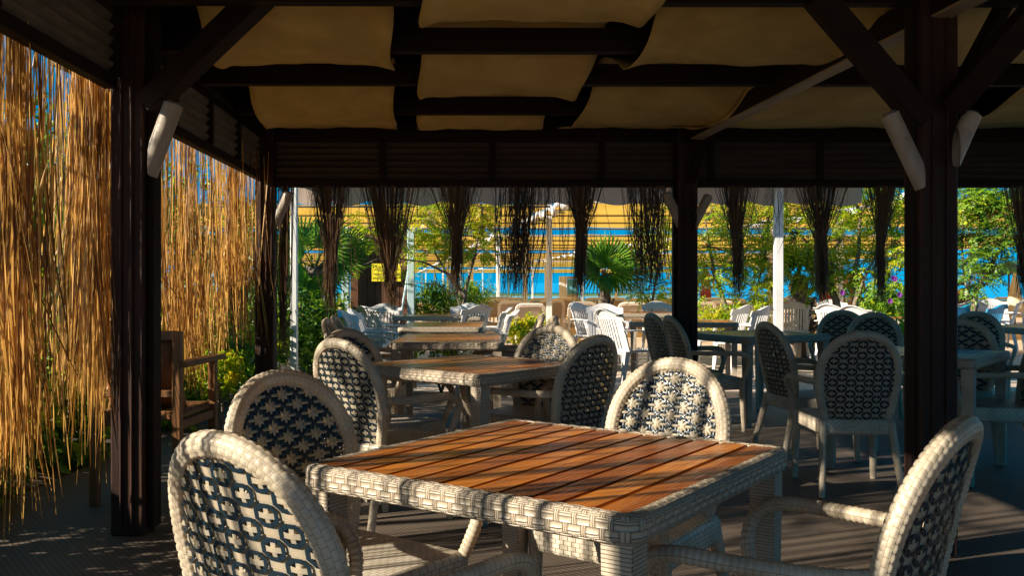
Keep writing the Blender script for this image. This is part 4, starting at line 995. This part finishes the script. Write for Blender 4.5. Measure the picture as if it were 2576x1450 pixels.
for px,Y,w,m in((1958,13.0,.115,'white_paint'),):
    mb=MB(); x=(px-CX)*Y/F; mb.box(Vector((x,Y,1.31))+off,(w,w,2.62),None,.006); mb.build('post',M[m],aw)
q=empty('garden_post',((740-CX)*10.4/F,10.4,0),0,'slim cream post rising from the paving beside the far left corner','post')
mb=MB(); mb.box((0,0,1.25),(.075,.075,2.5),None,.006); mb.build('shaft',M['white_paint'],q)
mb=MB(); mb.box((0,0,.01),(.15,.15,.02),None,.004); mb.build('foot_plate',M['white_paint'],q)
# board wall between two pale blue posts
g=empty('board_wall',(-2.02,13.9,0),0,'dark brown board wall standing between two pale blue posts','wall')
o=Vector((2.02,-13.9,0))
mb=MB(); xs=[(880-CX)*13.9/F+ (1026-880)*13.9/F*i/7 for i in range(8)]
for i in range(7): mb.box(Vector(((xs[i]+xs[i+1])/2,13.95+rnd(-.004,.004),1.03))+o,(xs[i+1]-xs[i]-.008,.03,2.05),None,.004)
mb.box(Vector(((xs[0]+xs[-1])/2,13.985,1.03))+o,(xs[-1]-xs[0]-.01,.02,2.03)); mb.build('boards',M['brown_wall'],g)
mb=MB()
for z in(.52,.72,2.02): mb.box(Vector(((xs[0]+xs[-1])/2,13.915,z))+o,(xs[-1]-xs[0],.03,.05),None,.004)
mb.build('rail',M['brown_wall'],g)
for px,lab in((870,'pale blue post at the left of the board wall'),(1034,'pale blue post at the right of the board wall')):
    q=empty('gate_post',((px-CX)*13.8/F,13.8,0),0,lab,'post','pale blue posts beside the board wall')
    mb=MB(); mb.box((0,0,1.0),(.105,.105,2.0),None,.006); mb.build('shaft',M['blue_paint'],q)
    mb=MB(); mb.box((0,0,2.01),(.125,.125,.03),None,.008); mb.build('cap',M['blue_paint'],q)
q=empty('broom',((1005-CX)*13.6/F,13.6,0),0,'pale blue broom handle leaning against the board wall','broom')
mb=MB(); mb.tube([(-.06,-.05,.16),(.10,.25,1.36)],.018,8); mb.build('handle',M['blue_paint'],q)
mb=MB(); mb.box((-.06,-.05,.09),(.30,.07,.17),None,.02); mb.build('brush',M['straw_shaded'],q)
# yellow notice with lines of unreadable small print
q=empty('notice',((974-CX)*13.9/F,13.86,P(0,686,13.86).z),0,'yellow printed notice on the dark brown board wall','notice')
mb=MB(); W,Hn=76*13.86/F,45*13.86/F; mb.box((0,.004,0),(W,.006,Hn),None,.002); mb.build('sheet',M['notice'],q)
mb=MB(); random.seed(3)
for k in range(11):
    z=Hn/2-.03-k*(Hn-.05)/10.5; ln=rnd(.55,.92)*W*(.55 if k in(0,5,10) else 1); x=-ln/2
    while x<ln/2-.01:
        w=rnd(.012,.04); w=min(w,ln/2-x); mb.box((x+w/2,-.001,z),(w,.002,.0085)); x+=w+.008
mb.build('print',M['ink'],q)
# ochre shade canopies on white posts, row behind row towards the sea
CZ=2.79
def edgeA(Y): return .83-.127*(Y-19)
rows=[(16.2,26.4,[17.6,21.1,23.7,26.4],'nearest row'),(30.3,43.6,[30.3,33.6,37.6,40.6,43.6],'second row'),(48.3,63.0,[48.3,52,56,60,63],'third row'),(66,89,[66,72,80,89],'fourth row'),(104,140,[104,120,140],'farthest row')]
random.seed(17)
GC='ochre shade canopies over the beach loungers'
hems=[-14,0,6.4,14.5]
for ri,(Y0,Y1,bars,nm) in enumerate(rows):
    segs=[(edgeA,-13.0-ri*3,-.12,'left part'),(edgeA,.12,6.2,'middle part'),(edgeA,6.6,19+ri*4,'right part')]
    for f,a,b,sn in segs:
        YY0,bb=Y0,bars
        if ri==0 and sn=='left part': Y0,bars=18.6,[18.6]+bars[1:]
        root=empty('shade_canopy',(0,(Y0+Y1)/2,CZ),0,'ochre shade canopy, %s of the %s beyond the trees'%(sn,nm),'canopy',GC); of=-Vector(root.location)
        mb=MB(); nx=14; ny=5*(len(bars)-1); vs=[];fs=[]
        for j in range(ny+1):
            k=min(j//5,len(bars)-2); t=j/5-k; Y=bars[k]+(bars[k+1]-bars[k])*t; sg=.045*math.sin(PI*t)*(1+.3*ri)
            for i in range(nx+1):
                u=i/nx; vs.append(Vector((f(Y)+a+(b-a)*u,Y,CZ-sg+.015*math.sin(u*17+j)))+of)
        for j in range(ny):
            for i in range(nx): q=j*(nx+1)+i; fs.append([q,q+1,q+nx+2,q+nx+1])
        mb.add(vs,fs,None,0,True); mb.build('canopy_cloth',M['shade_cloth'],root)
        for Y in bars:
            mb=MB(); mb.tube([Vector((f(Y)+a,Y,CZ-.05))+of,Vector((f(Y)+b,Y,CZ-.05))+of],.022+.010*ri,6); mb.build('cross_bar',M['bar'],root)
        mb=MB(); vs=[]; pts=[]; n=26
        for k in range(n+1):
            Y=Y0+(Y1-Y0)*k/n; pts.append(Vector((f(Y)+a+.06,Y,CZ+.02+.07*math.sin(k*1.9)+.03*math.sin(k*4.7)))+of)
        mb.tube(pts,[.055+.035*abs(math.sin(k*1.3)) for k in range(n+1)],8); mb.build('gathered_hem',M['hem'],root)
        for Y in (bars[0]+ (2.8 if ri==0 else .3), bars[-2]+.5):
            mb=MB(); x=f(Y)+a+.06; mb.box(Vector((x,Y,CZ/2-.1))+of,(.125,.125,CZ-.02),None,.008); mb.build('post',M['white_paint'],root)
        Y0,bars=YY0,bb
# ================================================================== BEACH THINGS
def make_lounger():
    root=empty('sun_lounger',(0,0,0))
    def bp(u,t,o=0): return Vector((u,-.05+.30*t*-1+o*.9,.30+.44*t))
    mb=MB(); pts=[]
    for u,t in((-.27,0),(-.285,.35),(-.285,.7),(-.27,.88),(-.235,.97),(-.17,1.0),(.17,1.0),(.235,.97),(.27,.88),(.285,.7),(.285,.35),(.27,0)): pts.append(bp(u,t))
    for i in range(len(pts)-1): mb.bar(pts[i],pts[i+1]+(pts[i+1]-pts[i]).normalized()*.012,.075,.035,(0,.85,.5),.008)
    mb.build('back_frame',M['beige_plastic'],root)
    mb=MB(); vs=[bp(-.235,.0),bp(.235,.0),bp(.235,.80),bp(.19,.88),bp(-.19,.88),bp(-.235,.80)]
    mb.add([v+Vector((0,.006,0)) for v in vs]+[v-Vector((0,.008,0)) for v in vs],[[0,1,2,3,4,5],[11,10,9,8,7,6]]); mb.build('back_sling',M['sling'],root)
    mb=MB()
    for sx in(-1,1): mb.bar((sx*.275,-.1,.30),(sx*.275,1.3,.30),.06,.07,(0,0,1),.01)
    mb.bar((-.3,1.3,.30),(.3,1.3,.30),.06,.07,(0,0,1),.01); mb.box((0,.62,.30),(.5,1.3,.015)); mb.build('bed',M['beige_plastic'],root)
    for sx in(-1,1):
        for y in(-.02,1.15):
            lg=MB(); lg.bar((sx*.275,y,.28),(sx*.29,y-.03,0),.05,.06,(0,1,0),.008); lg.build('leg',M['beige_plastic'],root)
    root['category']='sun lounger'; return root
lg=make_lounger(); GL='beige sun loungers under the ochre canopies'
LL=[(1335,768,'beige sun lounger nearest the yellow green bush, showing a full square back'),(1284,761,'beige sun lounger second from the left in the nearest lounger row'),(1243,756,'beige sun lounger farthest left, beside the narrow leaved shrub'),
 (1391,758,'beige sun lounger standing right before the white canopy post'),(1463,763,'beige sun lounger behind the tall sunlit white chair'),(1590,765,'beige sun lounger seen above the bright orange table edge'),(1767,763,'beige sun lounger just right of the far dark post'),(1818,761,'beige sun lounger behind the leaning tree trunk')]
for px,py,lab in LL: place(lg,back_at(px,py,rnd(-6,6),.74,.35,1035/(py-HZ)),0,lab,GL)
shared='beige lounger back in the crowded far rows by the sea'
for px,py in((1356,753),(1300,752),(1419,753),(1498,752),(1550,752),(1608,754),(1650,756),(1802,752),(1848,755),(1440,751),(1690,752),(1988,752),(2030,751),(2085,751),(2125,752),(2180,753),(2240,752),(2420,751),(2468,752),(2530,751),(2565,753),(1230,750),(1265,750)):
    place(lg,back_at(px,py,0,.74,.35,1035/(py-HZ)),rnd(-8,8),shared,GL)
# booth
q=empty('beach_booth',((1426-CX)*38/F,38,-.1),0,'small white and tan beach booth with blue window and yellow sign','booth')
mb=MB(); mb.box((-.16,0,.78),(.30,.7,1.55),None,.01)
for k in range(6): mb.box((-.285+k*.05,-.355,.78),(.02,.012,1.5))
mb.build('ribbed_wall',M['booth'],q)
mb=MB(); mb.box((.22,0,.40),(.46,.68,.80),None,.01); mb.box((.22,0,1.5),(.46,.7,.10),None,.01); mb.build('front_panel',M['booth_tan'],q)
mb=MB(); mb.box((.22,-.30,1.12),(.44,.03,.62)); mb.build('window',M['glass_blue'],q)
mb=MB(); mb.box((.28,-.352,.56),(.20,.014,.22)); mb.build('sign',M['notice'],q)
# parasols
q=empty('parasol',P(2538,712,24)*1.0,0,'open dark blue parasol far off near the right edge','parasol'); q.location.z=0
mb=MB(); n=16; vs=[Vector((0,0,1.75))]+[Vector((.95*math.cos(2*PI*i/n),.95*math.sin(2*PI*i/n),1.42)) for i in range(n)]; mb.add(vs,[[0,1+i,1+(i+1)%n] for i in range(n)]); mb.build('canopy',M['blue_cloth'],q)
mb=MB(); mb.tube([(0,0,-.1),(0,0,1.72)],.025,6); mb.build('pole',M['bar'],q)
q=empty('parasol',P(2553,712,21),0,'folded cream parasol far off near the right edge','parasol'); q.location.z=0
mb=MB(); mb.tube([(0,0,.42),(0,0,.6),(0,0,1.0),(0,0,1.35),(0,0,1.45)],[.20,.19,.12,.05,.02],10); mb.build('canopy',M['cream_cloth'],q)
mb=MB(); mb.tube([(0,0,-.1),(0,0,1.5)],.022,6); mb.build('pole',M['bar'],q)
# people: one skinned surface each
def person(px,Y,label,joints,edges,radii,extra):
    root=empty('person',((px-CX)*Y/F,Y,0),0,label,'person')
    me=bpy.data.meshes.new('body'); me.from_pydata(joints,edges,[]); ob=bpy.data.objects.new('body',me); C.objects.link(ob); ob.parent=root; me.materials.append(M['skin'])
    sk=ob.modifiers.new('skin','SKIN'); 
    for i,r in enumerate(radii): me.skin_vertices[0].data[i].radius=(r,r*.85)
    me.skin_vertices[0].data[0].use_root=True
    sk.use_smooth_shade=True; s=ob.modifiers.new('sub','SUBSURF'); s.levels=1; s.render_levels=1
    hm=MB(); hd=Vector(joints[3])
    bm=bmesh.new(); bmesh.ops.create_uvsphere(bm,u_segments=12,v_segments=8,radius=.105); hm.add([Vector((v.co.x*.95,v.co.y*1.05+.012*extra.get('f',1),v.co.z*1.1))+hd+Vector((0,0,.035)) for v in bm.verts if True],[[v.index for v in f.verts] for f in bm.faces if f.calc_center_median().z>-.01] if True else []); bm.free()
    hm.build('hair',M['hair'],root)
    for nm,m,a,b,r0,r1 in extra['cloth']:
        cm=MB(); cm.tube([a,(Vector(a)+Vector(b))/2,b],[r0,(r0+r1)/2*1.03,r1],14); cm.build(nm,M[m],root)
    return root
import bmesh as _b
def stand(px,Y,label,cloth,pose=0):
    # pelvis, chest, neck, head, shoulders, elbows, hands, hips, knees, feet
    J=[(0,0,.95),(0,.02,1.28),(0,0,1.46),(0,-.02,1.60),(-.17,0,1.40),(.17,0,1.40),(-.24-.1*pose,-.03,1.13),(.24,-.03+.1*pose,1.13),(-.24-.06*pose,-.14,.92+.25*pose),(.22,-.16,.95),(-.09,0,.88),(.09,0,.88),(-.10,-.05,.50),(.11,.06,.50),(-.11,.02,.06),(.12,.12,.06),(-.11,-.10,.03),(.12,0,.03)]
    E=[(0,1),(1,2),(2,3),(2,4),(2,5),(4,6),(5,7),(6,8),(7,9),(0,10),(0,11),(10,12),(11,13),(12,14),(13,15),(14,16),(15,17)]
    R=[.14,.155,.06,.10,.065,.065,.045,.045,.035,.035,.10,.10,.06,.06,.042,.042,.035,.03]
    return person(px,Y,label,J,E,R,{'cloth':cloth})
stand(2079,24,'bare chested person standing on the beach beside the shaggy palm stump',[('trunks','red_cloth',(0,0,1.0),(0,0,.72),.155,.17)])
stand(2112,26,'person in a dark top standing behind the tree trunk',[('shirt','dark_cloth',(0,.01,1.42),(0,0,.95),.165,.165),('trunks','dark_cloth',(0,0,.96),(0,0,.70),.16,.17)])
stand(2153,25,'person in dark red swimwear with a bent arm before the blue sea',[('swimsuit','red_cloth',(0,.015,1.36),(0,0,.84),.172,.16)],1)
stand(1775,27,'tanned person beside the leaning tree trunk by the sea',[('trunks','red_cloth',(0,0,1.0),(0,0,.75),.155,.17)])
J=[(0,0,.45),(0,.02,.78),(0,0,.96),(0,-.02,1.10),(-.17,0,.90),(.17,0,.90),(-.25,-.10,.66),(.25,-.10,.66),(-.12,-.26,.55),(.12,-.26,.55),(-.10,-.05,.43),(.10,-.05,.43),(-.14,-.45,.46),(.14,-.45,.46),(-.13,-.45,.06),(.13,-.45,.06),(-.13,-.57,.03),(.13,-.57,.03)]
person(2421,20,'person in a brown shirt sitting by the thin trunk at the right',J,[(0,1),(1,2),(2,3),(2,4),(2,5),(4,6),(5,7),(6,8),(7,9),(0,10),(0,11),(10,12),(11,13),(12,14),(13,15),(14,16),(15,17)],[.14,.155,.06,.10,.065,.065,.045,.045,.035,.035,.10,.10,.06,.06,.042,.042,.035,.03],{'cloth':[('shirt','dark_cloth',(0,.02,.94),(0,0,.45),.165,.17)]})
q=empty('stool',((2421-CX)*20/F,20,0),0,'low dark stool under the sitting person','stool')
mb=MB(); mb.box((0,.02,.30),(.40,.36,.05),None,.01); mb.build('seat',M['chairwood'],q)
for sx in(-1,1):
    for sy in(-1,1):
        mb=MB(); mb.bar((sx*.16,.02+sy*.14,.28),(sx*.19,.02+sy*.17,-.06),.035,.035,(0,1,0)); mb.build('leg',M['chairwood'],q)
# ================================================================== CAMERA, SUN, SKY
sc=bpy.context.scene
cam=bpy.data.cameras.new('camera'); co=bpy.data.objects.new('camera',cam); C.objects.link(co); sc.camera=co
cam.sensor_width=36; cam.lens=F/2576*36; cam.shift_y=-(725-HZ)/2576; co.location=(0,0,CH); co.rotation_euler=(math.radians(90),0,0); cam.clip_start=.05; cam.clip_end=20000
EL,sd=math.radians(23.5),Vector((-1,-.40,0)).normalized()
toward=Vector((sd.x*math.cos(EL),sd.y*math.cos(EL),math.sin(EL)))
sl=bpy.data.lights.new('sun','SUN'); sl.energy=5.0; sl.angle=math.radians(.5); sl.color=(1,.90,.74); so=bpy.data.objects.new('sun',sl); C.objects.link(so)
so.rotation_euler=toward.to_track_quat('Z','Y').to_euler()
w=bpy.data.worlds.new('World'); sc.world=w; w.use_nodes=True; n=w.node_tree.nodes; l=w.node_tree.links
sky=n.new('ShaderNodeTexSky'); sky.sky_type='NISHITA'; sky.sun_disc=False; sky.sun_elevation=EL; sky.sun_rotation=math.atan2(toward.x,toward.y); sky.air_density=1.0; sky.dust_density=.15; sky.ozone_density=3.0
hs=n.new('ShaderNodeHueSaturation'); hs.inputs['Hue'].default_value=.477; hs.inputs['Saturation'].default_value=1.5; tcw=n.new('ShaderNodeTexCoord'); va=n.new('ShaderNodeVectorMath'); va.operation='ADD'; va.inputs[1].default_value=(0,0,.32); l.new(tcw.outputs['Generated'],va.inputs[0]); l.new(va.outputs[0],sky.inputs[0]); l.new(sky.outputs[0],hs.inputs['Color']); l.new(hs.outputs[0],n['Background'].inputs[0]); n['Background'].inputs[1].default_value=.095
sc.view_settings.view_transform='Standard'; sc.view_settings.look='None'; sc.view_settings.exposure=1.12; sc.view_settings.gamma=1
cy=sc.cycles; cy.use_denoising=True; cy.max_bounces=8; cy.diffuse_bounces=4; cy.glossy_bounces=3; cy.transmission_bounces=4; cy.transparent_max_bounces=6; cy.sample_clamp_indirect=6; cy.caustics_reflective=False; cy.caustics_refractive=False
